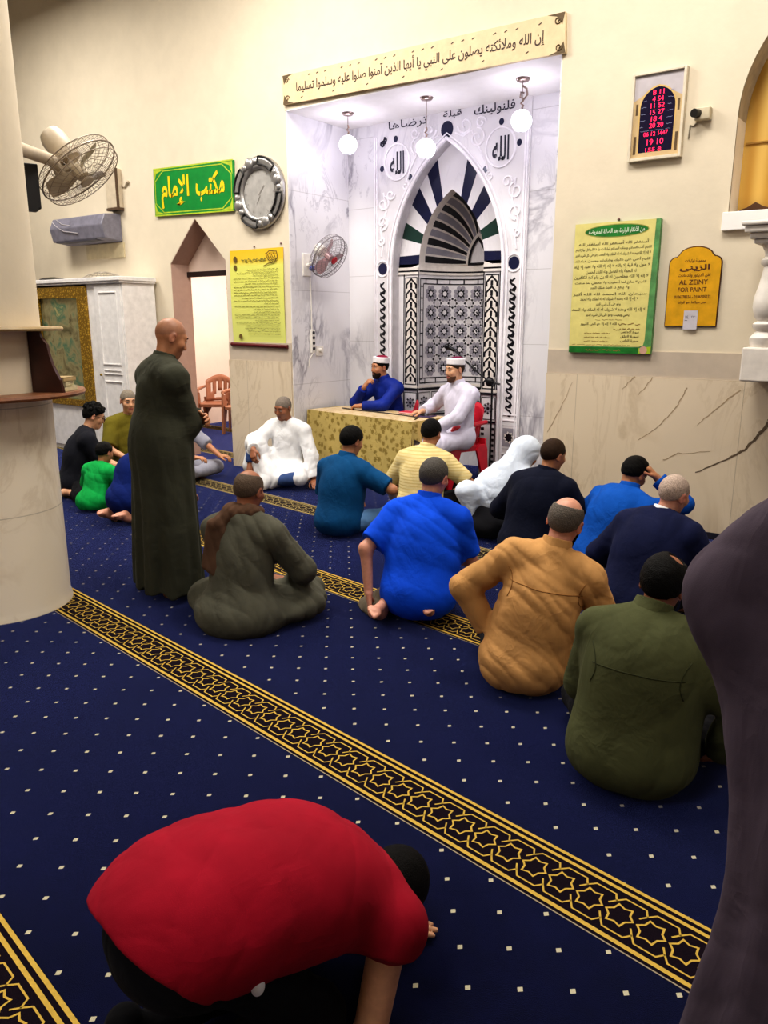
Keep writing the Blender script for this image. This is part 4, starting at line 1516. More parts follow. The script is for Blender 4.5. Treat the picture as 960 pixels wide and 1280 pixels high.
# ------------------------------------------------------------------ table and what is on it
TR = -8.3
def build_table():
    tx, ty = -5.165, 6.86
    L, D, Z = 1.60, .60, .735
    R = Empty('table', 'long table hidden under the gold patterned cloth in the recess', 'table', (tx, ty, .010), TR)
    wood = plain('table wood', '#5a4030', .5)
    MB().box((-L / 2 + .01, -D / 2 + .01, Z - .04), (L / 2 - .01, D / 2 - .01, Z - .016)).obj('tabletop', [wood], R)
    for sx in (-1, 1):
        for sy in (-1, 1):
            MB().cbox((sx * (L / 2 - .06), sy * (D / 2 - .06), (Z - .04) / 2), (.05, .05, Z - .042)).obj('leg', [wood], R)
    # cloth
    c = Empty('tablecloth', 'gold and brown flowered brocade cloth draped over the speakers\' table', 'tablecloth', (tx, ty, 0), TR)
    m = fabric('brocade', '#c4ae6c', 500, .25, .08, floral=('#8f7a3e', 15), sheen=.1, rough=.55)
    mt = fabric('brocade top', '#d3bd98', 500, .2, .06, floral=('#bd9f6c', 14), sheen=.1, rough=.5)
    t = MB()
    nx, ny = 30, 12
    vs, fs = [], []
    for i in range(nx + 1):
        for j in range(ny + 1):
            x = -L / 2 - .005 + (L + .01) * i / nx
            y = -D / 2 - .005 + (D + .01) * j / ny
            e = min(L / 2 - abs(x), D / 2 - abs(y))
            z = Z + .003 * math.sin(x * 9 + y * 5) * math.sin(y * 11) - (.006 if e < .004 else 0)
            vs.append((x, y, z + .002))
    for i in range(nx):
        for j in range(ny):
            a = i * (ny + 1) + j
            fs.append((a, a + ny + 1, a + ny + 2, a + 1))
    t.add(vs, fs)
    t.obj('cloth_top', [mt], c, smooth='all')
    def drape(name, p0, p1, out, drop, wv, seed):
        d = MB()
        n, k = 48, 14
        vs, fs = [], []
        for i in range(n + 1):
            for j in range(k + 1):
                s, tt = i / n, j / k
                b = Vector(p0).lerp(Vector(p1), s)
                f = wv * tt * (math.sin(s * 31 + seed) * .6 + math.sin(s * 13 + 2 * seed) * .8 + .4 * math.sin(s * 57 + tt * 3))
                off = Vector(out) * (.006 + .02 * tt + f)
                dr = drop(s) if callable(drop) else drop
                vs.append((b.x + off.x, b.y + off.y, Z - .002 - dr * tt))
        for i in range(n):
            for j in range(k):
                a = i * (k + 1) + j
                fs.append((a, a + 1, a + k + 2, a + k + 1))
        d.add(vs, fs)
        d.obj(name, [m], c, smooth='all')
    h, w = L / 2 + .004, D / 2 + .004
    drape('front_drape', (-h, -w, 0), (h + .022, -w, 0), (0, -1, 0), lambda s: .69 - .02 * math.sin(s * 4), .012, 1)
    drape('left_drape', (-h, w, 0), (-h, -w, 0), (-1, 0, 0), .45, .006, 2)
    drape('right_drape', (h, -w, 0), (h, w, 0), (1, 0, 0), lambda s: .66 if s < .04 else .16 + .05 * math.sin(s * 8), .012, 3)
    # things on the cloth
    def on(dx, dy):
        a = math.radians(TR)
        return (tx + dx * math.cos(a) - dy * math.sin(a), ty + dx * math.sin(a) + dy * math.cos(a), Z + .0055)
    B = Empty('booklet', 'red booklet lying on the back of the table between the two speakers', 'booklet', on(.34, .19), TR + 5)
    MB().box((-.11, -.07, 0), (.11, .07, .018)).obj('cover', [plain('red cover', '#c8203c', .45)], B, bevel=.003)
    MB().box((-.105, -.0705, .004), (.112, .066, .014)).obj('pages', [plain('page pink', '#e8c0c4', .8)], B)
    P = Empty('tablet', 'purple tablet lying near the right end of the table', 'tablet', on(.62, .08), TR + 12)
    MB().box((-.12, -.08, 0), (.12, .08, .012)).obj('case', [plain('purple case', '#4a3a6c', .4)], P, bevel=.004)
    MB().box((-.11, -.07, .012), (.11, .07, .0135)).obj('screen', [plain('dark screen', '#1b1824', .12)], P)
    w_ = MB().tube([on(-.55, .0)[:2] + (Z + .010,), on(-.2, -.03)[:2] + (Z + .010,), on(.1, .0)[:2] + (Z + .010,), on(.45, -.02)[:2] + (Z + .010,), on(.68, -.06)[:2] + (Z + .010,), on(.76, -.2)[:2] + (Z + .010,)], .006, 6)
    o = w_.obj('cable', [plain('black cable', '#241c1c', .6)], smooth=True)
    tag(o, 'thin black cable running along the table top', 'cable')
    return on
TABLE_ON = build_table()

def build_armchair(name, label, loc, rz, c, group=None, slots=False):
    """moulded plastic armchair facing its local +y"""
    R = Empty(name, label, 'chair', loc, rz, group)
    m = plain('plastic ' + c, c, .35, coat=.15)
    s = MB()
    n = 10
    vs, fs = [], []
    for i in range(n + 1):
        for j in range(n + 1):
            u, v = i / n - .5, j / n - .5
            vs.append((u * .46, v * .44, .435 - .02 * math.cos(u * PI) * math.cos(v * PI) - (.02 if j == n else 0)))
    o = len(vs)
    vs += [(x, y, z - .02) for x, y, z in vs]
    for i in range(n):
        for j in range(n):
            a = i * (n + 1) + j
            fs += [(a, a + n + 1, a + n + 2, a + 1), (o + a, o + a + 1, o + a + n + 2, o + a + n + 1)]
    s.add(vs, fs)
    s.box((-.235, -.225, .375), (-.215, .225, .435))
    s.box((.215, -.225, .375), (.235, .225, .435))
    s.box((-.235, .205, .375), (.235, .225, .42))
    s.obj('seat', [m], R, smooth=True)
    b = MB()
    nb, kb = 16, 8
    vs, fs = [], []
    for i in range(nb + 1):
        a = (i / nb - .5) * 1.9
        for j in range(kb + 1):
            t = j / kb
            top = .86 - .10 * abs(i / nb - .5) ** 1.6 * 3
            z = .44 + (top - .44) * t
            r = .255 + .02 * t
            vs.append((r * math.sin(a), -.03 - r * .80 * math.cos(a) - .06 * t, z))
    hole = {(i, j) for i in range(6, 10) for j in (1, 2)} | {(5, 1), (10, 1)}
    for i in range(nb):
        for j in range(kb):
            if (i, j) in hole or (slots and j in (3, 4, 5) and i in (3, 6, 9, 12)):
                continue
            q = i * (kb + 1) + j
            fs.append((q, q + kb + 1, q + kb + 2, q + 1))
    b.add(vs, fs)
    ob = b.obj('backrest', [m], R, smooth='all')
    sd = ob.modifiers.new('thick', 'SOLIDIFY')
    sd.thickness = .012
    for sx in (-1, 1):
        x = sx * .245
        a = MB()
        a.tube([(x * .98, -.24, .67), (x * 1.08, -.08, .66), (x * 1.10, .10, .65), (x * 1.06, .20, .64), (x * 1.0, .22, .60)], [.022, .026, .028, .026, .02], 8)
        a.obj('armrest', [m], R, smooth=True)
        for fy in (1, -1):
            y0, y1 = fy * .19, fy * .245
            l = MB()
            P = [(y0 - .045, .60 if fy > 0 else .44), (y0 + .045, .60 if fy > 0 else .44), (y0 + .06 if fy > 0 else y0 + .085, .38), (y1 + .026, 0), (y1 - .026, 0), (y0 - .085 if fy > 0 else y0 - .06, .38)]
            l.add([(x - .012 * sx, y, z) for y, z in P] + [(x + .018 * sx, y, z) for y, z in P], [tuple(range(6)), tuple(range(11, 5, -1))] + [(i, 6 + i, 6 + (i + 1) % 6, (i + 1) % 6) for i in range(6)])
            if fy < 0:      # broad rear plate of the moulded leg
                x0, x1 = sx * .262, sx * .10
                P = [(x0, .50), (x1, .50), (x1 + sx * .02, .36), (x0 - sx * .06, .24), (x0 - sx * .045, 0), (x0, 0)]
                l.add([(a_, -.235, b_) for a_, b_ in P] + [(a_, -.212, b_) for a_, b_ in P], [tuple(range(6)), tuple(range(11, 5, -1))] + [(i, 6 + i, 6 + (i + 1) % 6, (i + 1) % 6) for i in range(6)])
            l.obj('leg', [m], R, bevel=.004)
    return R
build_armchair('plastic_chair', 'red plastic armchair under the speaker in white robe', (-4.31, 7.10, .010), 160, '#d01f36')
build_armchair('plastic_chair', 'red plastic chair under the speaker in dark blue behind the table', (-5.31, 7.36, .010), 172, '#cc2038')
build_armchair('plastic_chair', 'brown woven plastic armchair at the left inside the office doorway', (-9.72, 8.62, 0), 215, '#a06a50', slots=True)
build_armchair('plastic_chair', 'brown plastic armchair nearer the right jamb inside the office', (-9.02, 8.55, 0), 200, '#a8745a', slots=True)

F_MAT = plain('black mat', '#0d0d12', .9, bump=.4, bscale=300, spec=.1)
def build_mic():
    R = Empty('microphone_stand', 'black microphone stand behind the speaker in white robe', 'microphone stand', (-4.02, 7.38, .010))
    bk = plain('black metal', '#15151a', .35, .3)
    MB().lathe([(0, 0), (.11, 0), (.11, .012), (.03, .03), (0, .03)], 24).obj('base', [bk], R, smooth=True)
    MB().tube([(0, 0, .02), (0, 0, 1.06)], .011, 8).obj('pole', [bk], R, smooth=True)
    MB().tube([(0, 0, 1.06), (-.13, -.05, 1.16), (-.40, -.12, 1.40)], .009, 8).obj('boom', [bk], R, smooth=True)
    k = MB()
    k.ball((-.02, -.02, 1.08), (.05, .04, .05))
    k.tube([(-.02, -.02, 1.08), (.10, -.02, 1.06)], .012, 8)
    k.obj('clamp', [bk], R, smooth=True)
    h = MB()
    h.tube([(-.40, -.12, 1.40), (-.46, -.14, 1.43)], [.018, .024], 10)
    h.ball((-.48, -.145, 1.44), .03)
    h.obj('microphone', [bk], R, smooth=True)
build_mic()
mat_ = MB().box((-5.98, 6.53, .002), (-3.02, 7.47, .010)).obj('floor_mat', [F_MAT])
tag(mat_, 'thin black mat covering the recess floor under the table and red chairs', 'mat')
def build_coil():
    mb = MB()
    pts = []
    for i in range(90):
        a = i * .42
        r = .14 + .03 * math.sin(i * .37)
        pts.append((r * math.cos(a) * 1.2, r * math.sin(a) * .7, .022 + .0008 * i))
    mb.tube(pts, .010, 6)
    o = mb.obj('cable_coil', [plain('white cable', '#e5e2e0', .5)], smooth=True, loc=(-4.52, 7.38, 0))
    tag(o, 'loose coil of white cable on the dark floor behind the red chair', 'cable')
build_coil()
# ================================================================== BODIES
V = lambda *a: np.array(a if len(a) > 1 else a[0], dtype=np.float64)
def nrm(v):
    v = np.asarray(v, float)
    return v / max(1e-9, np.linalg.norm(v))
def rot(axis, deg):
    a = math.radians(deg)
    x, y, z = nrm(axis)
    c, s = math.cos(a), math.sin(a)
    C = 1 - c
    return np.array([[c + x * x * C, x * y * C - z * s, x * z * C + y * s], [y * x * C + z * s, c + y * y * C, y * z * C - x * s], [z * x * C - y * s, z * y * C + x * s, c + z * z * C]])

# --- distance shapes: (kind, data, blend, op)
def rc(a, b, ra, rb, k=.03, op='u', cap=False):
    return ('rc', (V(a), V(b), ra, rb, cap), k, op)
def el(c, r, R=None, k=.04, op='u'):
    return ('el', (V(c), V(r), np.eye(3) if R is None else R), k, op)
def bx(c, h, r, R=None, k=.02, op='u'):
    return ('bx', (V(c), V(h), r, np.eye(3) if R is None else R), k, op)
def pl(p, n, k=.004, op='i'):
    """keep the side the normal points away from"""
    return ('pl', (V(p), nrm(n)), k, op)

def bounds(s):
    t, d = s[0], s[1]
    if t == 'rc':
        m = max(d[2], d[3])
        return np.minimum(d[0], d[1]) - m, np.maximum(d[0], d[1]) + m
    if t == 'el':
        e = np.sqrt(((d[2] * d[1]) ** 2).sum(1))
        return d[0] - e, d[0] + e
    if t == 'bx':
        e = np.abs(d[3]) @ (d[1] + d[2])
        return d[0] - e, d[0] + e
    return None

def dist(s, X, Y, Z):
    t, d = s[0], s[1]
    if t == 'rc':
        a, b, ra, rb, cap = d
        ba = b - a
        L = float(ba @ ba) + 1e-12
        px, py, pz = X - a[0], Y - a[1], Z - a[2]
        q = (px * ba[0] + py * ba[1] + pz * ba[2]) / L
        h = np.clip(q, 0, 1)
        D = np.sqrt((px - ba[0] * h) ** 2 + (py - ba[1] * h) ** 2 + (pz - ba[2] * h) ** 2) - (ra + (rb - ra) * h)
        if cap:
            D = np.maximum(D, (q - 1) * math.sqrt(L))
            if cap == 2:
                D = np.maximum(D, -q * math.sqrt(L))
        return D
    if t == 'el':
        c, r, R = d
        px, py, pz = X - c[0], Y - c[1], Z - c[2]
        qx = (px * R[0, 0] + py * R[1, 0] + pz * R[2, 0]) / r[0]
        qy = (px * R[0, 1] + py * R[1, 1] + pz * R[2, 1]) / r[1]
        qz = (px * R[0, 2] + py * R[1, 2] + pz * R[2, 2]) / r[2]
        k0 = np.sqrt(qx * qx + qy * qy + qz * qz)
        k1 = np.sqrt((qx / r[0]) ** 2 + (qy / r[1]) ** 2 + (qz / r[2]) ** 2)
        return k0 * (k0 - 1) / np.maximum(k1, 1e-9)
    if t == 'bx':
        c, h, r, R = d
        px, py, pz = X - c[0], Y - c[1], Z - c[2]
        q = [np.abs(px * R[0, i] + py * R[1, i] + pz * R[2, i]) - h[i] for i in range(3)]
        o = np.sqrt(sum(np.maximum(a, 0) ** 2 for a in q))
        return o + np.minimum(np.maximum(np.maximum(q[0], q[1]), q[2]), 0) - r
    p, n = d
    return (X - p[0]) * n[0] + (Y - p[1]) * n[1] + (Z - p[2]) * n[2]

def smin(a, b, k):
    h = np.clip(.5 + .5 * (b - a) / k, 0, 1)
    return b + (a - b) * h - k * h * (1 - h)

def sdf_mesh(shapes, h, disp=None, floor=None):
    lo = np.full(3, 1e9)
    hi = np.full(3, -1e9)
    for s in shapes:
        if s[3] == 'u':
            a, b = bounds(s)
            lo = np.minimum(lo, a)
            hi = np.maximum(hi, b)
    lo = lo - 3 * h - .03
    hi = hi + 3 * h + .03
    n = np.ceil((hi - lo) / h).astype(int) + 1
    ax = [(lo[i] + h * np.arange(n[i])).astype(np.float32) for i in range(3)]
    D = np.full(tuple(n), 1.0, np.float32)
    for s in shapes:
        k = s[2]
        bb = bounds(s)
        if bb is None:
            sl = (slice(None),) * 3
        else:
            m = k + 2.5 * h
            i0 = np.clip(np.floor((bb[0] - m - lo) / h).astype(int), 0, n)
            i1 = np.clip(np.ceil((bb[1] + m - lo) / h).astype(int) + 1, 0, n)
            sl = tuple(slice(i0[i], i1[i]) for i in range(3))
        X = ax[0][sl[0]][:, None, None]
        Y = ax[1][sl[1]][None, :, None]
        Z = ax[2][sl[2]][None, None, :]
        d = dist(s, X, Y, Z).astype(np.float32)
        if s[3] == 'u':
            D[sl] = smin(D[sl], d, k)
        elif s[3] == 's':
            D[sl] = -smin(-D[sl], d, k)
        else:
            D[sl] = -smin(-D[sl], -d, k)
    if floor is not None:
        D = np.maximum(D, (floor - ax[2])[None, None, :])
    if disp is not None:
        band = np.argwhere(np.abs(D) < .03)
        P = lo + band * h
        D[tuple(band.T)] += disp(P).astype(np.float32)
    # surface nets
    S = D < 0
    c = np.zeros(tuple(n - 1), np.int8)
    offs = [(i, j, k) for i in (0, 1) for j in (0, 1) for k in (0, 1)]
    for o in offs:
        c += S[o[0]:n[0] - 1 + o[0], o[1]:n[1] - 1 + o[1], o[2]:n[2] - 1 + o[2]]
    cells = np.argwhere((c > 0) & (c < 8))
    idx = np.full(tuple(n - 1), -1, np.int32)
    idx[tuple(cells.T)] = np.arange(len(cells))
    val = np.stack([D[cells[:, 0] + o[0], cells[:, 1] + o[1], cells[:, 2] + o[2]] for o in offs], 1)
    acc = np.zeros((len(cells), 3))
    cnt = np.zeros(len(cells))
    for i in range(8):
        for j in range(i + 1, 8):
            if sum(a != b for a, b in zip(offs[i], offs[j])) != 1:
                continue
            a, b = val[:, i], val[:, j]
            x = (a < 0) != (b < 0)
            t = np.where(x, a / np.where(x, a - b, 1), 0)[:, None]
            p = V(offs[i]) + t * (V(offs[j]) - V(offs[i]))
            acc += np.where(x[:, None], p, 0)
            cnt += x
    verts = lo + (cells + acc / cnt[:, None]) * h
    quads = []
    for axn in range(3):
        u, v = (axn + 1) % 3, (axn + 2) % 3
        A = [slice(None)] * 3
        B = [slice(None)] * 3
        A[axn] = slice(0, -1)
        B[axn] = slice(1, None)
        e = np.argwhere(S[tuple(A)] != S[tuple(B)])
        e = e[(e[:, u] > 0) & (e[:, v] > 0) & (e[:, u] < n[u] - 1) & (e[:, v] < n[v] - 1)]
        flip = S[tuple(e.T)]
        q = []
        for du, dv in ((1, 1), (0, 1), (0, 0), (1, 0)):
            f = e.copy()
            f[:, u] -= du
            f[:, v] -= dv
            q.append(idx[tuple(f.T)])
        q = np.stack(q, 1)
        q[~flip] = q[~flip][:, ::-1]
        quads.append(q)
    return verts, np.concatenate(quads)

def mesh_obj(name, verts, quads, mat, parent=None, col=None, smooth_it=0):
    me = bpy.data.meshes.new(name)
    nv, nq = len(verts), len(quads)
    me.vertices.add(nv)
    me.vertices.foreach_set('co', verts.astype(np.float32).ravel())
    me.loops.add(nq * 4)
    me.loops.foreach_set('vertex_index', quads.astype(np.int32).ravel())
    me.polygons.add(nq)
    me.polygons.foreach_set('loop_start', np.arange(0, nq * 4, 4, dtype=np.int32))
    me.polygons.foreach_set('use_smooth', np.ones(nq, bool))
    me.update(calc_edges=True)
    me.materials.append(mat)
    if col is not None:
        a = me.color_attributes.new('Col', 'FLOAT_COLOR', 'POINT')
        a.data.foreach_set('color', np.concatenate([col, np.ones((nv, 1))], 1).astype(np.float32).ravel())
    o = bpy.data.objects.new(name, me)
    COL.objects.link(o)
    if parent is not None:
        o.parent = parent
    return o

def waves(seed, dirs, freq, warp=1.2):
    """soft crease field: sum of warped sines across given directions"""
    r = np.random.RandomState(seed)
    terms = []
    for d in dirs:
        for q in range(2):
            dd = nrm(V(d) + r.normal(0, .28, 3))
            terms.append((dd * freq * r.uniform(.65, 1.5), r.uniform(0, 6.3), r.normal(0, 1, 3) * 7, r.uniform(0, 6.3), r.normal(0, 1, 3) * 5, r.uniform(0, 6.3)))
    def f(P):
        out = 0
        for k, ph, w, wp, m, mp in terms:
            s = np.sin(P @ k + ph + warp * np.sin(P @ w + wp) + warp * .5 * np.sin(P @ (w[::-1] * 1.7) + mp))
            amp = .5 + .5 * np.sin(P @ m + mp)
            out = out + amp * ((1 - np.abs(s)) ** 2.2 * 2.4 - .6 - .5 * np.abs(s) ** 4)
        return out / len(terms)
    return f

def ik(S, T, l1, l2, pole):
    S, T = V(S), V(T)
    d = T - S
    L = np.linalg.norm(d)
    if L > (l1 + l2) * .995:
        T = S + d / L * (l1 + l2) * .995
        L = (l1 + l2) * .995
    u = nrm(T - S)
    a = (l1 * l1 - l2 * l2 + L * L) / (2 * L)
    hh = math.sqrt(max(0, l1 * l1 - a * a))
    p = V(pole) - u * float(V(pole) @ u)
    return S + u * a + nrm(p) * hh, T

def hand_shapes(W, d, up, right, curl=.5, sc=1.0, spread=1.0, thumb=.5):
    """wrist W, finger direction d, back-of-hand direction up"""
    d = nrm(d)
    up = nrm(V(up) - d * float(V(up) @ d))
    s = np.cross(up, d) if right else np.cross(d, up)      # towards the thumb
    L = []
    base = []
    for lat, ln, fl, r in ((.030, .086, .072, .0095), (.010, .090, .080, .0098), (-.010, .086, .074, .0095), (-.028, .078, .058, .0085)):
        b = W + d * ln * sc + s * lat * sc * spread
        L.append(rc(W + d * .012 * sc + s * lat * .55 * sc, b, .0165 * sc, .0125 * sc, .014))
        base.append((b, fl, r, lat))
    for b, fl, r, lat in base:
        p, ang = b, 0
        for q, (f, kx) in enumerate(((.45, .8), (.30, 1.0), (.25, .7))):
            ang += curl * kx * 1.15
            dd = d * math.cos(ang) - up * math.sin(ang) + s * lat * 2.0 * (spread - .8)
            e = p + nrm(dd) * fl * f * sc
            L.append(rc(p, e, (r - .0006 * q) * sc, (r - .0006 * (q + 1)) * sc, .004))
            p = e
    t0 = W + d * .022 * sc + s * .022 * sc
    t1 = t0 + nrm(d * .62 + s * .72 - up * .25) * .042 * sc
    t2 = t1 + nrm(d * (.80) + s * (.5 - thumb * .6) - up * (.15 + thumb * .5)) * .034 * sc
    t3 = t2 + nrm(d * .85 + s * (.25 - thumb * .8) - up * (.1 + thumb * .6)) * .028 * sc
    L += [rc(t0, t1, .016 * sc, .012 * sc, .012), rc(t1, t2, .0115 * sc, .0105 * sc, .005), rc(t2, t3, .0105 * sc, .0085 * sc, .004)]
    return L

def foot_shapes(A, d, up, right, sc=1.0):
    """ankle A, toe direction d, instep direction up"""
    d = nrm(d)
    up = nrm(V(up) - d * float(V(up) @ d))
    s = np.cross(up, d) if right else np.cross(d, up)      # towards the big toe
    heel = A - d * .045 * sc - up * .052 * sc
    ball = A + d * .125 * sc - up * .062 * sc
    L = [rc(A, heel, .036 * sc, .030 * sc, .03), rc(heel, ball, .030 * sc, .026 * sc, .03), rc(A + d * .02 * sc, ball + up * .012 * sc, .034 * sc, .022 * sc, .03),
         rc(ball + s * .022 * sc, ball - s * .028 * sc - d * .015 * sc, .022 * sc, .018 * sc, .02)]
    for i, (lat, ln, r) in enumerate(((.030, .050, .014), (.010, .050, .0105), (-.007, .044, .010), (-.022, .036, .0095), (-.036, .026, .0095))):
        b = ball + s * lat * sc - d * .006 * i * sc - up * .004 * sc
        L.append(rc(b, b + d * ln * sc - up * .004 * sc, r * sc, r * .85 * sc, .006))
    return L

def head_frame(yaw, pitch, roll):
    return rot((0, 0, 1), yaw) @ rot((1, 0, 0), -pitch) @ rot((0, 1, 0), roll)

def head_shapes(C, R, sc=1.0, nose=1.0, jaw=1.0):
    def p(x, y, z):
        return C + R @ (V(x, y, z) * sc)
    L = [el(p(0, -.012, .028), V(.076, .094, .090) * sc, R, .02), el(p(0, .030, -.045), V(.056 * jaw, .064, .068) * sc, R, .035),
         el(p(0, .066, -.094), V(.024, .022, .020) * sc, R, .03), rc(p(-.032, .072, .030), p(.032, .072, .030), .016 * sc, .016 * sc, .02),
         el(p(.040, .062, -.022), V(.024, .024, .024) * sc, R, .025), el(p(-.040, .062, -.022), V(.024, .024, .024) * sc, R, .025)]
    L += [rc(p(0, .087, .012), p(0, .102 * (.5 + .5 * nose), -.026), .009 * sc, .0130 * sc, .012), el(p(.012, .092, -.032), V(.009, .010, .008) * sc, R, .006), el(p(-.012, .092, -.032), V(.009, .010, .008) * sc, R, .006)]
    L += [rc(p(-.018, .084, -.060), p(.018, .084, -.060), .0075 * sc, .0075 * sc, .008), rc(p(-.015, .082, -.071), p(.015, .082, -.071), .0085 * sc, .0085 * sc, .008)]
    L += [el(p(.032, .098, .008), V(.017, .014, .012) * sc, R, .010, 's'), el(p(-.032, .098, .008), V(.017, .014, .012) * sc, R, .010, 's')]
    for sx in (-1, 1):
        Re = R @ rot((0, 0, 1), sx * -22) @ rot((1, 0, 0), -10)
        L += [el(p(sx * .080, -.012, -.004), V(.0085, .021, .034) * sc, Re, .008), el(p(sx * .090, -.006, .0), V(.007, .011, .020) * sc, Re, .006, 's')]
    return L

SKIN = {'tan': (lin('#bd8560'), lin('#96584a')), 'fair': (lin('#d6a582'), lin('#b06a5c')), 'brown': (lin('#9c674a'), lin('#7a463c')), 'pink': (lin('#d39a82'), lin('#b8685c'))}

class Person:
    """pose: joint targets in the person's own frame (x right, y ahead, z up), metres"""
    def __init__(s, label, loc, face, sc=1.0, skin='tan', h=.007, group=None):
        s.label, s.loc, s.ang, s.sc, s.skin, s.h, s.group = label, loc, face, sc, skin, h, group
        s.kids = []
        s.extra = []
        s.shoulder_w = .178
        s.neck_r = .056
        s.girth = 1.0
        s.head_sc = 1.0
        s.bare_torso = False
        s.paint = []
    def pose(s, pelvis, chest, yaw=0, roll=0, head=(0, .05, .20), hd=(0, 0, 0), LW=None, RW=None, Lpole=(-1, -.4, -.3), Rpole=(1, -.4, -.3), LA=None, RA=None, LK=(-.4, .6, .5), RK=(.4, .6, .5),
             Lh=None, Rh=None, Lup=None, Rup=None, Lcurl=.5, Rcurl=.5, Lf=((0, 1, 0), (0, 0, 1)), Rf=((0, 1, 0), (0, 0, 1)), shrug=(0, 0), ua=.285, fa=.255, th=.43, sh=.41, fwd=(0, 0)):
        k = s.sc
        s.P, s.S = V(pelvis) * k, V(chest) * k
        up = nrm(s.S - s.P)
        rt = rot((0, 0, 1), yaw) @ rot((0, 1, 0), roll) @ V(1, 0, 0)
        rt = nrm(rt - up * float(rt @ up) * .4)
        s.up, s.rt = up, rt
        fw = nrm(np.cross(up, rt))
        s.fw = fw
        s.N = s.S + up * .055 * k + fw * .005 * k
        s.H = s.S + V(head) * k
        s.HR = head_frame(*hd)
        w = s.shoulder_w * k
        s.LS = s.S - rt * w + V(0, 0, shrug[0] - .028) * k + fw * fwd[0] * k
        s.RS = s.S + rt * w + V(0, 0, shrug[1] - .028) * k + fw * fwd[1] * k
        s.LE, s.LWr = ik(s.LS, V(LW) * k, ua * k, fa * k, Lpole)
        s.RE, s.RWr = ik(s.RS, V(RW) * k, ua * k, fa * k, Rpole)
        s.LHip = s.P + V(-.095, 0, -.01) * k
        s.RHip = s.P + V(.095, 0, -.01) * k
        s.LKn, s.LAn = ik(s.LHip, V(LA) * k, th * k, sh * k, LK)
        s.RKn, s.RAn = ik(s.RHip, V(RA) * k, th * k, sh * k, RK)
        s.Lhd = nrm(s.LWr - s.LE) if Lh is None else nrm(Lh)
        s.Rhd = nrm(s.RWr - s.RE) if Rh is None else nrm(Rh)
        s.Lhu = V(0, 0, 1) if Lup is None else V(Lup)
        s.Rhu = V(0, 0, 1) if Rup is None else V(Rup)
        s.Lc, s.Rc, s.Lf, s.Rf = Lcurl, Rcurl, Lf, Rf
        return s
    # ---- shapes shared by body and clothes
    def torso(s, g=0.0, k=.06, low=True):
        q = s.sc
        R = np.stack([s.rt, nrm(np.cross(s.up, s.rt)), s.up], 1)
        m = lambda t: s.P + (s.S - s.P) * t
        G = s.girth
        L = [el(m(.36), V(.155 * G, .112 * G, .20) * q + g, R, k), el(m(.74), V(.165, .112, .165) * q + g, R, k)]
        if low:
            L.append(el(s.P + s.up * .01 * q, V(.165 * G, .125 * G, .115) * q + g, R, k))
        L += [rc(s.S - s.rt * .10 * q + s.up * .0 * q, s.LS, .066 * q + g, .058 * q + g, k * .8), rc(s.S + s.rt * .10 * q, s.RS, .066 * q + g, .058 * q + g, k * .8),
              rc(s.N - s.up * .012 * q, s.LS + s.up * .006 * q, .044 * q + g, .038 * q + g, k), rc(s.N - s.up * .012 * q, s.RS + s.up * .006 * q, .044 * q + g, .038 * q + g, k)]
        return L
    def arm(s, side, t=1.0, g=0.0, k=.03, r=(.050, .042, .028)):
        q = s.sc
        S, E, W = (s.LS, s.LE, s.LWr) if side == 'L' else (s.RS, s.RE, s.RWr)
        if t <= 1:
            return [rc(S, S + (E - S) * t, r[0] * q + g, (r[0] + (r[1] - r[0]) * t) * q + g, k, cap=(t < 1 or g > 0) and t < 1)]
        f = t - 1
        e = E + (W - E) * f
        return [rc(S, E, r[0] * q + g, r[1] * q + g, k), rc(E, e, (r[1] - .001) * q + g, (r[1] + (r[2] - r[1]) * f) * q + g, k, cap=g > 0)]
    def leg(s, side, t=2.0, g=0.0, k=.04, r=(.082, .056, .038)):
        q = s.sc
        H, K, A = (s.LHip, s.LKn, s.LAn) if side == 'L' else (s.RHip, s.RKn, s.RAn)
        L = [rc(H, K, r[0] * q + g, r[1] * q + g, k)]
        f = t - 1
        e = K + (A - K) * f
        if f > 0:
            calf = K + (A - K) * min(.3, f)
            L += [rc(K, e, r[1] * q + g, (r[1] + (r[2] - r[1]) * f) * q + g, k, cap=g > 0), rc(calf - (A - K) * .05, calf + (A - K) * .1, .054 * q + g, .050 * q + g, k)]
        return L
    def build(s):
        q = s.sc
        sk, lip = SKIN[s.skin]
        L = s.torso(-.010 if not s.bare_torso else 0, .05)
        for d in 'LR':
            L += s.leg(d, 2.0, -.006 if True else 0)
            L += s.arm(d, 2.0, -.002)
        L += [rc(s.N - s.up * .03 * q, s.H + s.HR @ V(0, -.015, -.05) * q, s.neck_r * q, s.neck_r * .92 * q, .02)]
        L += foot_shapes(s.LAn, s.Lf[0], s.Lf[1], False, q) + foot_shapes(s.RAn, s.Rf[0], s.Rf[1], True, q)
        L += hand_shapes(s.LWr, s.Lhd, s.Lhu, False, s.Lc, q) + hand_shapes(s.RWr, s.Rhd, s.Rhu, True, s.Rc, q)
        L += head_shapes(s.H, s.HR, q * s.head_sc)
        v, f = sdf_mesh(L, s.h, floor=.002)
        col = np.tile(np.array(sk), (len(v), 1))
        loc = (v - s.H) @ s.HR / (q * s.head_sc)
        hd = (np.linalg.norm(loc, axis=1) < .16)
        lips = hd & (np.abs(loc[:, 2] + .066) < .012) & (np.abs(loc[:, 0]) < .026) & (loc[:, 1] > .075)
        col[lips] = lip
        ears = hd & (np.abs(loc[:, 0]) > .073) & (np.abs(loc[:, 2]) < .04)
        col[ears] = np.array(sk) * .6 + np.array(lip) * .5
        for fn, c in s.paint:
            m = hd & fn(loc)
            col[m] = col[m] * (1 - c[3]) + np.array(c[:3]) * c[3]
        o = mesh_obj('person', v, f, skinmat(), None, col)
        o.location = s.loc
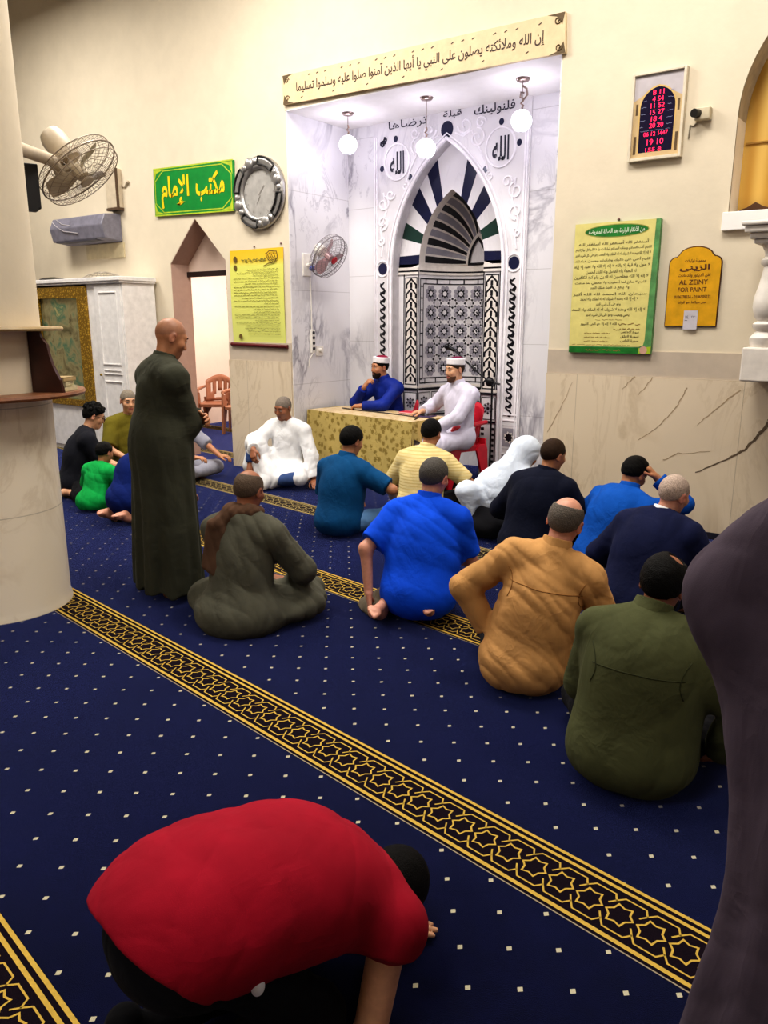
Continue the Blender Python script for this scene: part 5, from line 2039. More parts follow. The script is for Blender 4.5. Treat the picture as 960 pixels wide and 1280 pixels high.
        o.rotation_euler = (0, 0, math.radians(s.ang - 90))
        tag(o, s.label, 'person', s.group)
        s.o = o
        return s
    def add(s, name, shapes, mat, h=None, disp=None, floor=.003, label=None):
        v, f = sdf_mesh(shapes, h or s.h * 1.25, disp, floor)
        o = mesh_obj(name, v, f, mat, s.o)
        if label:
            o['label'] = label
        return o
    # ---- head dressing
    def hp(s, x, y, z):
        return s.H + s.HR @ (V(x, y, z) * s.sc * s.head_sc)
    def hair(s, mat, t=.010, line=(0, .0, .6), top=None, h=.0055, vol=(1, 1, 1), extra=(), name='hair', rough=1.0):
        """line: keep where z > a + b*y ... expressed as (z0, side, slope)"""
        q = s.sc * s.head_sc
        sh = [el(s.hp(0, -.012, .028), (V(.076, .094, .090) * V(vol) + t) * q, s.HR, .01)]
        sh += list(extra)
        n = s.HR @ nrm(V(0, line[2], -1))
        sh.append(pl(s.hp(0, 0, line[0]), n, .006))
        if line[1]:
            sh.append(pl(s.hp(0, line[1], 0), s.HR @ V(0, 1, 0), .006))
        if top is not None:
            sh.append(el(s.hp(*top[0]), V(top[1]) * q, s.HR, .008, 's'))
        for sx in (-1, 1):
            sh.append(el(s.hp(sx * .088, -.006, -.006), V(.024, .020, .030) * q, s.HR, .006, 's'))
        w = waves(5, [(1, 0, 0), (0, 1, .5), (0, 0, 1)], 110, 1.2)
        a = -min(.0035, .0012 + t * .16) * rough
        return s.add(name, sh, mat, h, lambda P: a * w(P))
    def beard(s, mat, t=.006, low=-.03, h=.0055):
        q = s.sc * s.head_sc
        sh = [el(s.hp(0, .030, -.050), (V(.056, .064, .068) + t) * q, s.HR, .02), el(s.hp(0, .068, -.098), (V(.026, .024, .024) + t) * q, s.HR, .03)]
        sh.append(pl(s.hp(0, 0, low), s.HR @ nrm(V(0, -.35, 1)), .006))
        sh.append(el(s.hp(0, .094, -.064), V(.022, .022, .009) * q, s.HR, .004, 's'))
        sh.append(el(s.hp(0, .11, .0), V(.04, .05, .047) * q, s.HR, .008, 's'))
        w = waves(8, [(1, 0, 0), (0, 1, .5), (0, 0, 1)], 130, .8)
        return s.add('beard', sh, mat, h, lambda P: .0014 * w(P))
    def face(s, brow='#2a1c16', eyes=True):
        q = s.sc * s.head_sc
        for sx in (-1, 1):
            P = [s.hp(sx * x, y, z) for x, y, z in ((.016, .089, .030), (.030, .090, .036), (.046, .080, .030))]
            MB().tube([tuple(p) for p in P], [.0035 * q, .0045 * q, .0025 * q], 6).obj('eyebrow', [hairmat('brow ' + brow, brow)], s.o, smooth='all')
            if eyes:
                e = MB()
                e.ball(tuple(s.hp(sx * .032, .0785, .008)), .0125 * q, 0, None, 12, 8)
                e.ball(tuple(s.hp(sx * .032, .0855, .007)), .0062 * q, 1, None, 10, 6)
                e.obj('eye', [plain('eye white', '#cfc2b6', .3), plain('eye dark', '#1c120e', .15)], s.o, smooth='all')
                MB().tube([tuple(s.hp(sx * x, y, z)) for x, y, z in ((.018, .085, .011), (.032, .091, .0165), (.046, .080, .011))], .0038 * q, 6).obj('eyelid', [plain('lid skin', '#8a5a44', .5)], s.o, smooth='all')
    def collar(s, mat, hgt=.045, r=.066, tilt=.25, name='collar'):
        q = s.sc
        ax = nrm(s.H - s.N + V(0, 0, .05))
        a = s.N + ax * .005 * q
        b = s.N + ax * (hgt + .040) * q
        sh = [rc(a, b, (r + .014) * q, r * q, .004, cap=2), rc(a, b + ax * .02, (r - .003) * q, (r - .009) * q, .004, 's')]
        return s.add(name, sh, mat, .0055)
    def shirt(s, mat, sleeve=1.55, g=.016, hem=None, seed=1, amp=.006, freq=42, dirs=((.4, .3, 1), (1, 0, .6)), name='shirt', extra=(), sk=.05, cutn=None, h=None, armg=0.0, low=True, label=None):
        L = s.torso(g, sk, low)
        for d in 'LR':
            sl = sleeve if not isinstance(sleeve, dict) else sleeve[d]
            L += s.arm(d, sl, g * .75 + armg + (.010 if sl < 1 else .004))
        L += list(extra)
        # neck hole
        ax = nrm(s.H - s.N)
        L.append(rc(s.N + ax * .0 * s.sc, s.N + ax * .2 * s.sc, (s.neck_r - .001) * s.sc, (s.neck_r + .01) * s.sc, .006, 's'))
        if hem is not None:
            L.append(pl(V(0, 0, hem), (0, 0, -1), .004))
        if cutn is not None:
            L.append(pl(*cutn))
        w = waves(seed, dirs, freq)
        return s.add(name, L, mat, h, lambda P: amp * w(P), label=label)
    def trousers(s, mat, t=(1.93, 1.93), g=.012, seed=3, amp=.005, extra=(), name='trousers', k=.05):
        q = s.sc
        R = np.stack([s.rt, nrm(np.cross(s.up, s.rt)), s.up], 1)
        L = [el(s.P + s.up * .0 * q, V(.168 * s.girth, .128 * s.girth, .11) * q + g * .4, R, k)]
        L += s.leg('L', t[0], g, k) + s.leg('R', t[1], g, k) + list(extra)
        w = waves(seed, ((1, .3, .3), (.2, 1, .4), (.3, .2, 1)), 46)
        return s.add(name, L, mat, None, lambda P: amp * w(P))
    def cap(s, white, red, h=.006):
        """white wrapped cap with a red crown"""
        q = s.sc * s.head_sc
        a, b = s.hp(0, -.014, .052), s.hp(0, -.022, .116)
        sh = [el(s.hp(0, -.014, .040), V(.088, .105, .085) * q, s.HR, .01), pl(a, s.HR @ nrm(V(0, .12, -1)), .004), pl(b, s.HR @ nrm(V(0, -.1, 1)), .006), rc(a, b, .086 * q, .088 * q, .02)]
        sh = [rc(a, b, .094 * q, .096 * q, .01, cap=2), pl(b, s.HR @ nrm(V(0, -.1, 1)), .004)]
        o = s.add('cap', sh, white, h)
        sh = [el(s.hp(0, -.022, .100), V(.074, .080, .034) * q, s.HR, .01)]
        v, f = sdf_mesh(sh, h)
        mesh_obj('cap_crown', v, f, red, o)
        return o

HAIR = lambda c: hairmat('hair ' + c, c)
DEF_LINE = (.002, 0, .62)
# ================================================================== PEOPLE
F = fabric
CLOTH = {
    'olive robe': F('olive black robe', '#3f4034', wr=.4), 'grey robe': F('grey olive robe', '#57564a', wr=.45), 'scarf': F('brown scarf', '#5a4334', wr=.5, var=.25),
    'royal': F('royal blue knit', '#0f52dc', wr=.35, sheen=.1), 'tan': F('tan cotton', '#c4955f', wr=.55), 'olive': F('olive cotton', '#4c4f33', wr=.5), 'navy': F('navy knit', '#141a3c', wr=.3),
    'blue': F('bright blue cotton', '#0f55b0', wr=.5, sheen=.1), 'black navy': F('black navy cotton', '#0d1226', wr=.3), 'white': F('white cotton', '#e9e9ea', wr=.5, var=.04, sheen=.1), 'shawl': F('white shawl', '#d9e3f2', wr=.5, var=.05, sheen=.1),
    'teal': F('teal knit', '#0a4a78', wr=.35, sheen=.15), 'yellow': F('pale yellow stripe', '#e6d29a', wr=.3, stripes=('#d3bb7c', 38)), 'lav': F('lavender white robe', '#d6d2e4', wr=.45, var=.05, sheen=.1),
    'deep blue': F('deep blue satin', '#142c88', wr=.4, sheen=.1, rough=.6), 'black': F('black cotton', '#101014', wr=.3), 'charcoal': F('charcoal tee', '#191a22', wr=.35), 'green': F('green tee', '#12a04c', wr=.4, sheen=.1),
    'dark blue': F('dark blue tee', '#0c2366', wr=.35, sheen=.1), 'khaki': F('khaki tee', '#6d6420', wr=.4), 'grey': F('light grey trousers', '#9a9aa6', wr=.4), 'jean': F('pale jean', '#6f9ac8', wr=.4), 'red': F('red jersey', '#9c1029', wr=.3, sheen=.1),
    'plum': F('plum grey wool', '#4b414c', wr=.4, sheen=.2), 'dark wool': F('dark wool', '#1d1a20', wr=.4), 'brown trouser': F('grey brown trousers', '#6b6152', wr=.4), 'indigo jean': F('indigo jean', '#3f5482', wr=.4),
    'dk trouser': F('dark trousers', '#16161b', wr=.4)}
C = CLOTH
BLACK, GREY, WHITEH, BROWN = HAIR('#0c0a09'), HAIR('#77736c'), HAIR('#c9b4a6'), HAIR('#3b2a1e')
DKGREY = HAIR('#5d5955')

def crossed(dx=0.0, dy=0.0, w=1.0):
    return dict(LA=(.11, .27, .075), RA=(-.09, .23, .085), LK=(-1, .55, .1), RK=(1, .55, .1), Lf=((.9, .35, -.05), (0, .5, 1)), Rf=((-.9, .35, -.05), (0, .5, 1)))
def kneel(sp=.15):
    return dict(LA=(-sp, -.13, .075), RA=(sp, -.13, .075), LK=(-.25, 1, -.2), RK=(.25, 1, -.2), Lf=((-.1, -1, -.12), (0, .12, -1)), Rf=((.1, -1, -.12), (0, .12, -1)))

LABELS = []
def build_people():
    # --- man standing in a long robe beside the column
    p = Person('standing man in a long dark olive robe with shaved head and folded arms', (-3.99, 3.08, 0), 74, skin='tan', h=.006)
    p.pose((0, -.02, .93), (0, .02, 1.40), head=(0, .075, .215), hd=(-6, 24, 0), LW=(.10, .20, 1.12), RW=(-.09, .215, 1.13), Lpole=(-1, -.4, -.5), Rpole=(1, -.35, -.5),
           LA=(-.12, -.03, .085), RA=(.12, -.03, .085), LK=(-.1, 1, 0), RK=(.1, 1, 0), Lh=(1, .25, .05), Rh=(-1, .2, .1), Lup=(0, 1, .3), Rup=(0, 1, .3))
    stub = lambda l: (l[:, 2] > .025 + .45 * np.clip(l[:, 1], -.1, 1)) & (l[:, 1] < .075)
    p.paint = [(stub, (*lin('#7a5848'), .45))]
    p.build()
    sk = [rc((-.085, -.015, 1.0), (-.14, -.03, .06), .135, .150, .10), rc((.085, -.015, 1.0), (.14, -.03, .06), .140, .160, .10), rc((0, -.02, 1.05), (0, -.06, .08), .14, .155, .10), rc((0, .0, .95), (0, .05, .08), .12, .13, .1)]
    def robe_fold(P):
        a = np.arctan2(P[:, 0], P[:, 1])
        t = np.clip((1.15 - P[:, 2]) / 1.0, 0, 1)
        return .013 * t * (np.sin(a * 9 + .8 * np.sin(P[:, 2] * 4)) + .5 * np.sin(a * 17 + 2)) + .004 * waves(4, ((1, .2, .1), (.3, 1, .15)), 26)(P)
    L = p.torso(.032, .06) + p.arm('L', 2.0, .024, r=(.058, .056, .046)) + p.arm('R', 2.0, .024, r=(.058, .056, .046)) + sk
    ax = nrm(p.H - p.N)
    L += [rc(p.N, p.N + ax * .2, .056, .066, .006, 's'), pl((0, 0, .055), (0, 0, -1), .004)]
    p.add('robe', L, C['olive robe'], .0085, robe_fold)
    p.collar(C['olive robe'], .035, .066)
    p.face()

    # --- seated man with scarf
    p = Person('man in a grey olive robe seated cross-legged with a brown scarf over his shoulder', (-3.17, 2.91, 0), 112, skin='brown', h=.006)
    p.girth = 1.1
    p.pose((0, 0, .13), (.0, .085, .57), yaw=-6, head=(.01, .075, .20), hd=(-8, 14, 3), LW=(.06, .32, .20), RW=(.20, .33, .18), Lpole=(-1, -.3, -.3), Rpole=(1, -.2, -.4), Lh=(1, .3, -.2), Rh=(-.5, 1, -.3), **crossed())
    p.build()
    sk = [el((0, .16, .09), (.37, .27, .085), None, .10), el((.27, .24, .10), (.16, .18, .095), None, .08), el((-.27, .24, .10), (.16, .18, .095), None, .08), el((0, -.03, .08), (.235, .20, .13), None, .10)]
    p.shirt(C['grey robe'], 1.95, .022, None, 21, .008, 24, ((1, .2, .25), (.4, 1, .2)), 'robe', sk + p.leg('L', 1.6, .02) + p.leg('R', 1.6, .02), .07, armg=.010)
    p.hair(HAIR('#6a5a4c'), .005, DEF_LINE, top=((0, .0, .105), (.058, .082, .045)))
    q = p.N
    sc = [rc(q + V(-.055, -.03, .045), q + V(.055, -.03, .045), .044, .042, .04), rc(q + V(.06, -.02, .04), q + V(.05, .09, .02), .036, .034, .04), rc(q + V(-.06, -.02, .04), q + V(-.06, .08, .02), .038, .034, .04),
          rc(q + V(-.06, -.05, .03), q + V(-.12, -.10, -.02), .042, .046, .05)]
    for i in range(4):
        sc.append(rc(q + V(-.085 - .024 * i, -.105, -.02), q + V(-.09 - .030 * i, -.165 + .006 * i, -.30 + .015 * i), .026, .024, .012))
    w = waves(33, ((1, .2, .1),), 60)
    p.add('scarf', sc + [rc(p.N, p.N + nrm(p.H - p.N) * .2, .052, .062, .006, 's')], C['scarf'], .007, lambda P: .004 * w(P))

    # --- royal blue polo, kneeling
    p = Person('grey-haired man in a bright royal blue polo kneeling with bare feet behind him', (-2.42, 3.62, 0), 116, skin='pink', h=.006)
    p.girth = 1.14
    p.pose((0, -.02, .18), (.03, .13, .62), yaw=-4, roll=2, head=(.03, .07, .195), hd=(-22, 10, 4), LW=(-.285, -.06, .17), RW=(.14, .38, .26), Lpole=(-1, -.6, 0), Rpole=(.6, -.3, -.6), Lh=(.1, -.1, -1), Lup=(-1, -.2, 0), Rh=(-.1, 1, -.3),
           LA=(-.20, -.12, .075), RA=(.05, -.05, .075), LK=(-.25, 1, -.2), RK=(.3, 1, -.2), Lf=((-.30, -1, -.10), (-.35, .1, -1)), Rf=((.35, -1, -.10), (0, .12, -1)), Lcurl=.35)
    p.build()
    sk = [el((.01, -.045, .16), (.205, .16, .14), None, .10), el((.02, .05, .36), (.20, .14, .25), None, .10)]
    p.shirt(C['royal'], .82, .020, .045, 5, .006, 24, ((1, .1, .45), (.6, .4, .6)), 'polo_shirt', sk, .06, armg=.008)
    p.collar(C['royal'], .03, .068)
    p.trousers(C['brown trouser'], (1.88, 1.88))
    p.hair(DKGREY, .007, DEF_LINE)

    # --- tan shirt, hand on hip
    p = Person('balding man in a tan long-sleeved shirt seated leaning with his left hand on his hip', (-1.50, 3.19, 0), 104, skin='pink', h=.006)
    p.girth = 1.12
    p.pose((-.02, -.01, .14), (.07, .10, .60), yaw=4, roll=9, head=(.045, .07, .195), hd=(-10, 8, 10), LW=(-.205, .05, .235), RW=(.20, .36, .16), Lpole=(-1, -.15, .12), Rpole=(.6, -.2, -.4), Lh=(.55, .5, -.6), Lup=(-.6, -.4, .4), Rh=(.2, 1, -.3),
           LA=(.12, .33, .075), RA=(-.02, .38, .085), LK=(-1, .55, .15), RK=(.9, .8, .2), Lf=((.9, .35, -.05), (0, .5, 1)), Rf=((-.9, .35, -.05), (0, .5, 1)), shrug=(.02, 0))
    p.build()
    sk = [el((-.02, -.03, .12), (.19, .165, .13), None, .08), el((.03, .03, .34), (.175, .14, .24), None, .06)]
    sh_ = p.shirt(C['tan'], 1.93, .020, .035, 9, .010, 26, ((.9, .1, 1), (.7, .3, .8)), 'shirt', sk, .06, armg=.008)
    p.collar(C['tan'], .035, .068)
    p.trousers(C['dk trouser'])
    p.hair(HAIR('#6f675f'), .006, DEF_LINE, top=((0, .0, .098), (.066, .088, .052)))
    back_seams(p, sh_, F('tan seam', '#94683a'), float(p.S[2]) - .085)

    # --- olive shirt, nearest seated man
    p = Person('dark-haired man in an olive shirt seated nearest the dark coat at the right', (-.83, 2.71, 0), 100, skin='brown', h=.0055)
    p.girth = 1.12
    p.pose((0, 0, .14), (.01, .11, .565), yaw=-4, roll=2, head=(.035, .095, .17), hd=(-12, 16, 4), LW=(-.04, .36, .24), RW=(.29, .17, .10), Lpole=(-.5, .1, -1), Rpole=(1, -.4, -.1), Lh=(.3, 1, -.2), Rh=(.3, .9, -.3), **crossed())
    p.build()
    sk = [el((0, -.02, .12), (.225, .18, .14), None, .10), el((.01, .03, .31), (.215, .15, .27), None, .10), el((.02, .06, .46), (.20, .13, .16), None, .08)]
    sh_ = p.shirt(C['olive'], 1.93, .022, .03, 13, .009, 20, ((1, .2, .2), (1, .1, -.3)), 'shirt', sk, .06, armg=.010)
    p.collar(C['olive'], .035, .070)
    p.trousers(C['dk trouser'])
    p.hair(BLACK, .012, (-.012, 0, .62), top=((.034, -.012, .118), (.036, .046, .034)))
    p.beard(BLACK, .005)
    back_seams(p, sh_, F('olive seam', '#363922'), float(p.S[2]) - .085)

    # --- navy sweater, white crop
    p = Person('man with close-cropped white hair in a navy sweater seated behind the olive shirt', (-1.38, 4.40, 0), 92, skin='pink', h=.007)
    p.girth = 1.14
    p.pose((0, 0, .14), (.05, .13, .545), yaw=-6, head=(.05, .085, .18), hd=(-24, 12, 6), LW=(-.14, .34, .2), RW=(.2, .34, .2), Lh=(.3, 1, -.2), Rh=(-.3, 1, -.2), **crossed())
    p.build()
    p.shirt(C['navy'], 1.95, .024, .03, 17, .006, 24, ((1, .2, .3), (.5, .8, -.2)), 'sweater', [el((0, -.02, .12), (.22, .18, .14), None, .10), el((.03, .04, .34), (.205, .145, .25), None, .10)], .06, armg=.012)
    p.collar(C['white'], .022, .064)
    p.trousers(C['dk trouser'])
    p.hair(WHITEH, .003, DEF_LINE)

    # --- blue shirt, hand to the forehead
    p = Person('black-haired man in a bright blue shirt holding his right hand to his head', (-1.87, 5.11, 0), 90, skin='tan', h=.007)
    p.pose((0, 0, .13), (.07, .17, .50), yaw=-10, roll=6, head=(.02, .09, .175), hd=(-18, 30, 8), LW=(-.12, .36, .2), RW=(.235, .31, .655), Rpole=(1, .1, -1), Lh=(.3, 1, -.2), Rh=(-.6, -.25, .75), Rup=(.8, .2, .6), Rcurl=.45, ua=.27, fa=.25, **crossed())
    p.build()
    p.shirt(C['blue'], 1.93, .020, .03, 19, .008, 28, ((.7, .2, 1), (1, .2, .4)), 'shirt', [el((0, -.02, .12), (.20, .17, .13), None, .10), el((.03, .05, .34), (.185, .135, .23), None, .10)], .06, armg=.008)
    p.collar(C['blue'], .035, .066)
    p.trousers(C['dk trouser'])
    p.hair(BLACK, .012, DEF_LINE)

    # --- navy jacket
    p = Person('man in a black navy jacket with a thin white collar line beside the white shawl', (-2.43, 5.09, 0), 96, skin='tan', h=.007)
    p.girth = 1.1
    p.pose((0, 0, .14), (.05, .12, .56), yaw=-6, head=(.04, .075, .20), hd=(-26, 12, 4), LW=(-.14, .34, .2), RW=(.2, .34, .2), Lh=(.3, 1, -.2), Rh=(-.3, 1, -.2), **crossed())
    p.build()
    p.shirt(C['black navy'], 1.95, .024, .03, 23, .005, 24, ((1, .2, .3), (.5, .8, -.2)), 'jacket', [el((0, -.02, .12), (.21, .18, .14), None, .10), el((.03, .04, .36), (.20, .14, .25), None, .10)], .06, armg=.012)
    p.collar(C['black navy'], .030, .068)
    ring_line(p, .016, C['white'])
    p.trousers(C['dk trouser'])
    p.hair(BROWN, .007, DEF_LINE)

    # --- hooded in a white shawl
    p = Person('seated figure wrapped in a pale white shawl that covers the head', (-2.98, 5.48, 0), 82, skin='tan', h=.007)
    p.pose((-.02, 0, .13), (.09, .20, .50), yaw=-8, head=(.06, .09, .165), hd=(-20, 34, 6), LW=(.0, .36, .2), RW=(.2, .36, .2), Lh=(.3, 1, -.2), Rh=(-.3, 1, -.2), **crossed())
    p.build()
    p.shirt(C['dk trouser'], 1.95, .016, .03, 23, .004, 24, name='robe', extra=[el((0, -.02, .10), (.23, .19, .12), None, .09), el((0, .16, .09), (.33, .25, .085), None, .10)], armg=.006)
    m = p.hp
    L = [el(p.hp(0, -.025, .030), (.098, .115, .108), p.HR, .03), rc(p.hp(0, -.05, -.02), p.S + V(0, -.05, .03), .095, .125, .08), rc(p.LS + V(.03, -.01, .01), p.RS + V(-.03, -.01, .01), .095, .095, .08), el(p.S * .55 + p.P * .45 + V(-.03, -.05, 0), (.215, .15, .22), None, .09),
         rc(p.P + V(-.10, -.13, .24), p.P + V(-.05, -.15, .06), .10, .03, .06), el(p.hp(0, .085, -.01), (.060, .07, .085), p.HR, .012, 's'), pl(V(0, 0, .05), (0, 0, -1), .01)]
    w = waves(41, ((.7, .3, .5), (1, .2, .3)), 17)
    p.add('shawl', L, C['shawl'], .0085, lambda P: .009 * w(P))

    # --- teal polo, jeans
    p = Person('dark-haired man in a teal polo and pale jeans seated left of the yellow shirt', (-3.96, 4.78, 0), 104, skin='tan', h=.007)
    p.pose((-.02, 0, .13), (-.01, .10, .555), yaw=-12, head=(.03, .075, .205), hd=(-22, 14, 4), LW=(-.05, .34, .22), RW=(.36, .26, .24), Rpole=(.9, -.5, .1), Lh=(.3, 1, -.2), Rh=(.5, 1, -.4), LA=(.11, .27, .075), RA=(.06, .38, .085), LK=(-1, .55, .1), RK=(1, .6, .12), Lf=((.9, .35, -.05), (0, .5, 1)), Rf=((-.9, .35, -.05), (0, .5, 1)))
    p.build()
    p.shirt(C['teal'], .86, .020, .03, 27, .006, 28, ((1, .2, .4), (.6, .7, -.2)), 'polo_shirt', [el((-.02, -.02, .12), (.19, .16, .13), None, .10), el((-.01, .03, .34), (.18, .13, .23), None, .10)], .06, armg=.010)
    p.collar(C['teal'], .030, .066)
    ring_line(p, .014, C['shawl'])
    p.trousers(C['jean'])
    p.hair(BLACK, .013, DEF_LINE)

    # --- pale yellow striped shirt
    p = Person('dark-haired man in a pale yellow striped shirt seated before the table corner', (-3.74, 5.60, 0), 112, skin='tan', h=.007)
    p.pose((0, 0, .13), (.03, .10, .545), yaw=-6, head=(.035, .07, .205), hd=(-14, 12, 2), LW=(-.12, .34, .22), RW=(.30, .30, .22), Lh=(.3, 1, -.2), Rh=(-.3, 1, -.2), LA=(.11, .27, .075), RA=(.0, .35, .085), LK=(-1, .55, .1), RK=(1, .5, .2), Lf=((.9, .35, -.05), (0, .5, 1)), Rf=((-.9, .35, -.05), (0, .5, 1)))
    p.build()
    p.shirt(C['yellow'], .9, .020, .03, 29, .005, 28, ((1, .2, .4), (.6, .7, -.2)), 'shirt', [el((0, -.02, .12), (.19, .16, .13), None, .10), el((.01, .03, .34), (.18, .13, .23), None, .10)], .06, armg=.010)
    p.collar(C['yellow'], .030, .066)
    p.trousers(C['dk trouser'])
    p.hair(BLACK, .014, DEF_LINE)

    # --- speaker in dark blue at the table
    p = Person('bearded speaker in a dark blue robe and white cap resting his chin on his hand', (-5.29, 7.36, 0), -98, skin='tan', h=.006)
    p.pose((0, .0, .55), (.02, .11, 1.00), yaw=0, head=(.02, .07, .205), hd=(-16, 4, -4), LW=(.06, .47, .79), RW=(.13, .345, .985), Lpole=(-1, .2, -.6), Rpole=(.8, .5, -1), Lh=(1, .25, -.05), Lup=(0, .2, 1), Rh=(-.55, -.25, .8), Rup=(.5, .8, .3), Rcurl=.75, Lcurl=.6,
           LA=(-.13, .42, .085), RA=(.13, .42, .085), LK=(-.1, 1, .6), RK=(.1, 1, .6))
    p.build()
    sk = [rc((-.10, .05, .53), (-.15, .42, .50), .10, .09, .1), rc((.10, .05, .53), (.15, .42, .50), .10, .09, .1), rc((-.14, .42, .50), (-.14, .40, .10), .09, .10, .1), rc((.14, .42, .50), (.14, .40, .10), .09, .10, .1)]
    p.shirt(C['deep blue'], 1.9, .016, .06, 31, .006, 30, ((.6, .2, 1), (1, .2, .4)), 'robe', sk, .05, armg=.006)
    p.collar(C['deep blue'], .03, .064)
    p.hair(BLACK, .004, DEF_LINE)
    p.beard(HAIR('#2a1d18'), .0025, -.045)
    p.face()
    p.cap(F('cap white', '#f1eef2', 600, .15, .03), F('cap red', '#8a1f3c'))

    # --- speaker in white on the red chair
    p = Person('speaker in a pale lavender robe and white cap seated on the red chair', (-4.19, 6.98, 0), -110, skin='fair', h=.006)
    p.pose((0, -.02, .54), (-.01, .0, 1.015), yaw=4, head=(.01, .055, .215), hd=(-4, 6, 0), LW=(-.06, .36, .66), RW=(.30, .24, .79), Lpole=(-1, -.5, -.2), Rpole=(1, -.5, -.4), Lh=(.6, .7, -.65), Lup=(-.3, .5, .8), Rh=(.4, 1, -.1), Rup=(0, 0, 1),
           LA=(-.14, .42, .085), RA=(.12, .45, .085), LK=(-.2, 1, .6), RK=(.1, 1, .6))
    p.build()
    sk = [rc((-.09, .0, .53), (-.15, .40, .50), .10, .085, .09), rc((.09, .0, .53), (.14, .40, .50), .10, .085, .09), rc((-.15, .41, .49), (-.15, .42, .14), .082, .10, .08), rc((.13, .41, .49), (.13, .43, .14), .082, .10, .08), rc((-.02, .42, .45), (-.02, .40, .15), .06, .085, .09)]
    p.shirt(C['lav'], 1.92, .018, .11, 37, .008, 28, ((1, .2, .4), (.6, .7, -.2)), 'robe', sk, .05, armg=.010)
    p.collar(C['lav'], .03, .062)
    p.hair(BROWN, .004, DEF_LINE)
    p.beard(HAIR('#6a4c3c'), .0012, -.055)
    p.face()
    p.cap(F('cap white', '#f1eef2', 600, .15, .03), F('cap plum', '#6a2040'))

    # --- man in white on the floor by the wall
    p = Person('grey-haired man in a white robe on the floor, one knee raised, leaning on his hand', (-5.80, 6.05, 0), -74, skin='brown', h=.006)
    p.pose((-.02, -.04, .15), (-.05, -.02, .62), yaw=0, roll=-5, head=(.02, .065, .20), hd=(-12, 16, -4), LW=(-.40, .10, .075), RW=(.12, .44, .43), Lpole=(-1, -.6, .3), Rpole=(1, -.2, -.2), Lh=(-.5, .8, -.25), Lup=(0, .2, 1), Lcurl=.15, Rh=(-.25, .5, -.8), Rup=(.3, .9, .5),
           LA=(.06, .34, .075), RA=(.22, .40, .085), LK=(-1, .5, .1), RK=(.5, .8, 1), Lf=((.9, .35, -.05), (0, .5, 1)), Rf=((.1, 1, -.1), (0, 0, 1)))
    p.build()
    kn = p.RKn
    sk = [rc(p.RHip, kn, .105, .075, .08), rc(kn, kn + V(.02, .03, -.22), .075, .10, .06), rc(kn + V(-.06, .02, -.06), (.02, .36, .10), .07, .09, .10), el((-.06, .14, .12), (.24, .24, .11), None, .10), rc(p.LHip, p.LKn, .10, .08, .08), el((-.02, -.05, .12), (.22, .17, .13), None, .09), rc((.06, .30, .2), (.05, .42, .06), .08, .07, .08)]
    p.shirt(C['white'], 1.9, .020, .02, 43, .008, 24, ((1, .2, .4), (.5, .8, -.3)), 'robe', sk, .05, armg=.012)
    p.trousers(C['indigo jean'], (1.9, 1.5), g=.004)
    p.hair(HAIR('#8a7f74'), .004, DEF_LINE)
    p.face()

    # --- reading group at the left
    p = Person('young man in glasses and a black t-shirt reading beside the column', (-7.09, 4.37, 0), 66, skin='fair', h=.007)
    p.pose((0, 0, .14), (.0, .13, .59), yaw=-4, head=(.0, .10, .195), hd=(-6, 22, 0), LW=(.02, .46, .25), RW=(.12, .46, .26), Lpole=(-1, -.4, -.5), Rpole=(1, -.5, -.5), Lh=(.3, 1, .1), Rh=(-.3, 1, .1), LA=(.11, .27, .075), RA=(.13, -.10, .075), LK=(-1, .55, .1), RK=(.7, .8, .1), Lf=((.9, .35, -.05), (0, .5, 1)), Rf=((.5, -.9, -.05), (.8, .3, .2)))
    p.build()
    p.shirt(C['charcoal'], .86, .020, .03, 47, .006, 28, ((1, .2, .4), (.6, .7, -.2)), 't_shirt', [el((0, -.02, .12), (.185, .155, .13), None, .10), el((0, .04, .34), (.175, .13, .23), None, .10)], .06, armg=.010)
    p.trousers(C['black'], (1.8, 1.7))
    rr = random.Random(6)
    curls = []
    for i in range(70):
        a, b = rr.uniform(0, 2 * PI), rr.uniform(.15, 1.35)
        curls.append(el(p.hp(.088 * math.cos(a) * math.cos(b), -.016 + .104 * math.sin(a) * math.cos(b), .045 + .092 * math.sin(b)), V(1, 1, 1) * rr.uniform(.012, .019), None, .006))
    p.hair(BLACK, .014, (.010, 0, .70), vol=(1.02, 1.0, 1.15), extra=curls)
    p.face(eyes=False)
    g = MB()
    for sx in (-1, 1):
        c = [p.hp(sx * .034 + .026 * math.cos(a * PI / 8), .104, .006 + .020 * math.sin(a * PI / 8)) for a in range(16)]
        g.tube([tuple(q) for q in c], .0032, 5, closed=True)
        g.add([tuple(q) for q in c], [tuple(range(16))])
        g.tube([tuple(p.hp(sx * .060, .100, .010)), tuple(p.hp(sx * .082, .04, .012)), tuple(p.hp(sx * .084, -.01, .008))], .003, 5)
    g.tube([tuple(p.hp(-.01, .108, .008)), tuple(p.hp(.01, .108, .008))], .003, 5)
    g.obj('glasses', [plain('dark lens', '#141216', .15)], p.o)
    bk = Empty('book', 'open dark book held by the young man in glasses', 'book', (-6.87, 4.81, 0), 66)
    k = MB()
    for sx in (-1, 1):
        k.prismz([(0, -.10), (sx * .12, -.10), (sx * .12, .10), (0, .10)][::sx], .262, .268)
    k.obj('cover', [plain('dark cover', '#26222a', .5)], bk)
    k = MB()
    for sx in (-1, 1):
        k.prismz([(0, -.094), (sx * .114, -.094), (sx * .114, .094), (0, .094)][::sx], .268, .276)
    k.obj('pages', [plain('page cream', '#e2d8bc', .8)], bk)

    p = Person('child in a bright green t-shirt seated beside the dark blue t-shirt', (-6.36, 4.08, 0), 112, sc=.66, skin='tan', h=.006)
    p.head_sc = 1.22
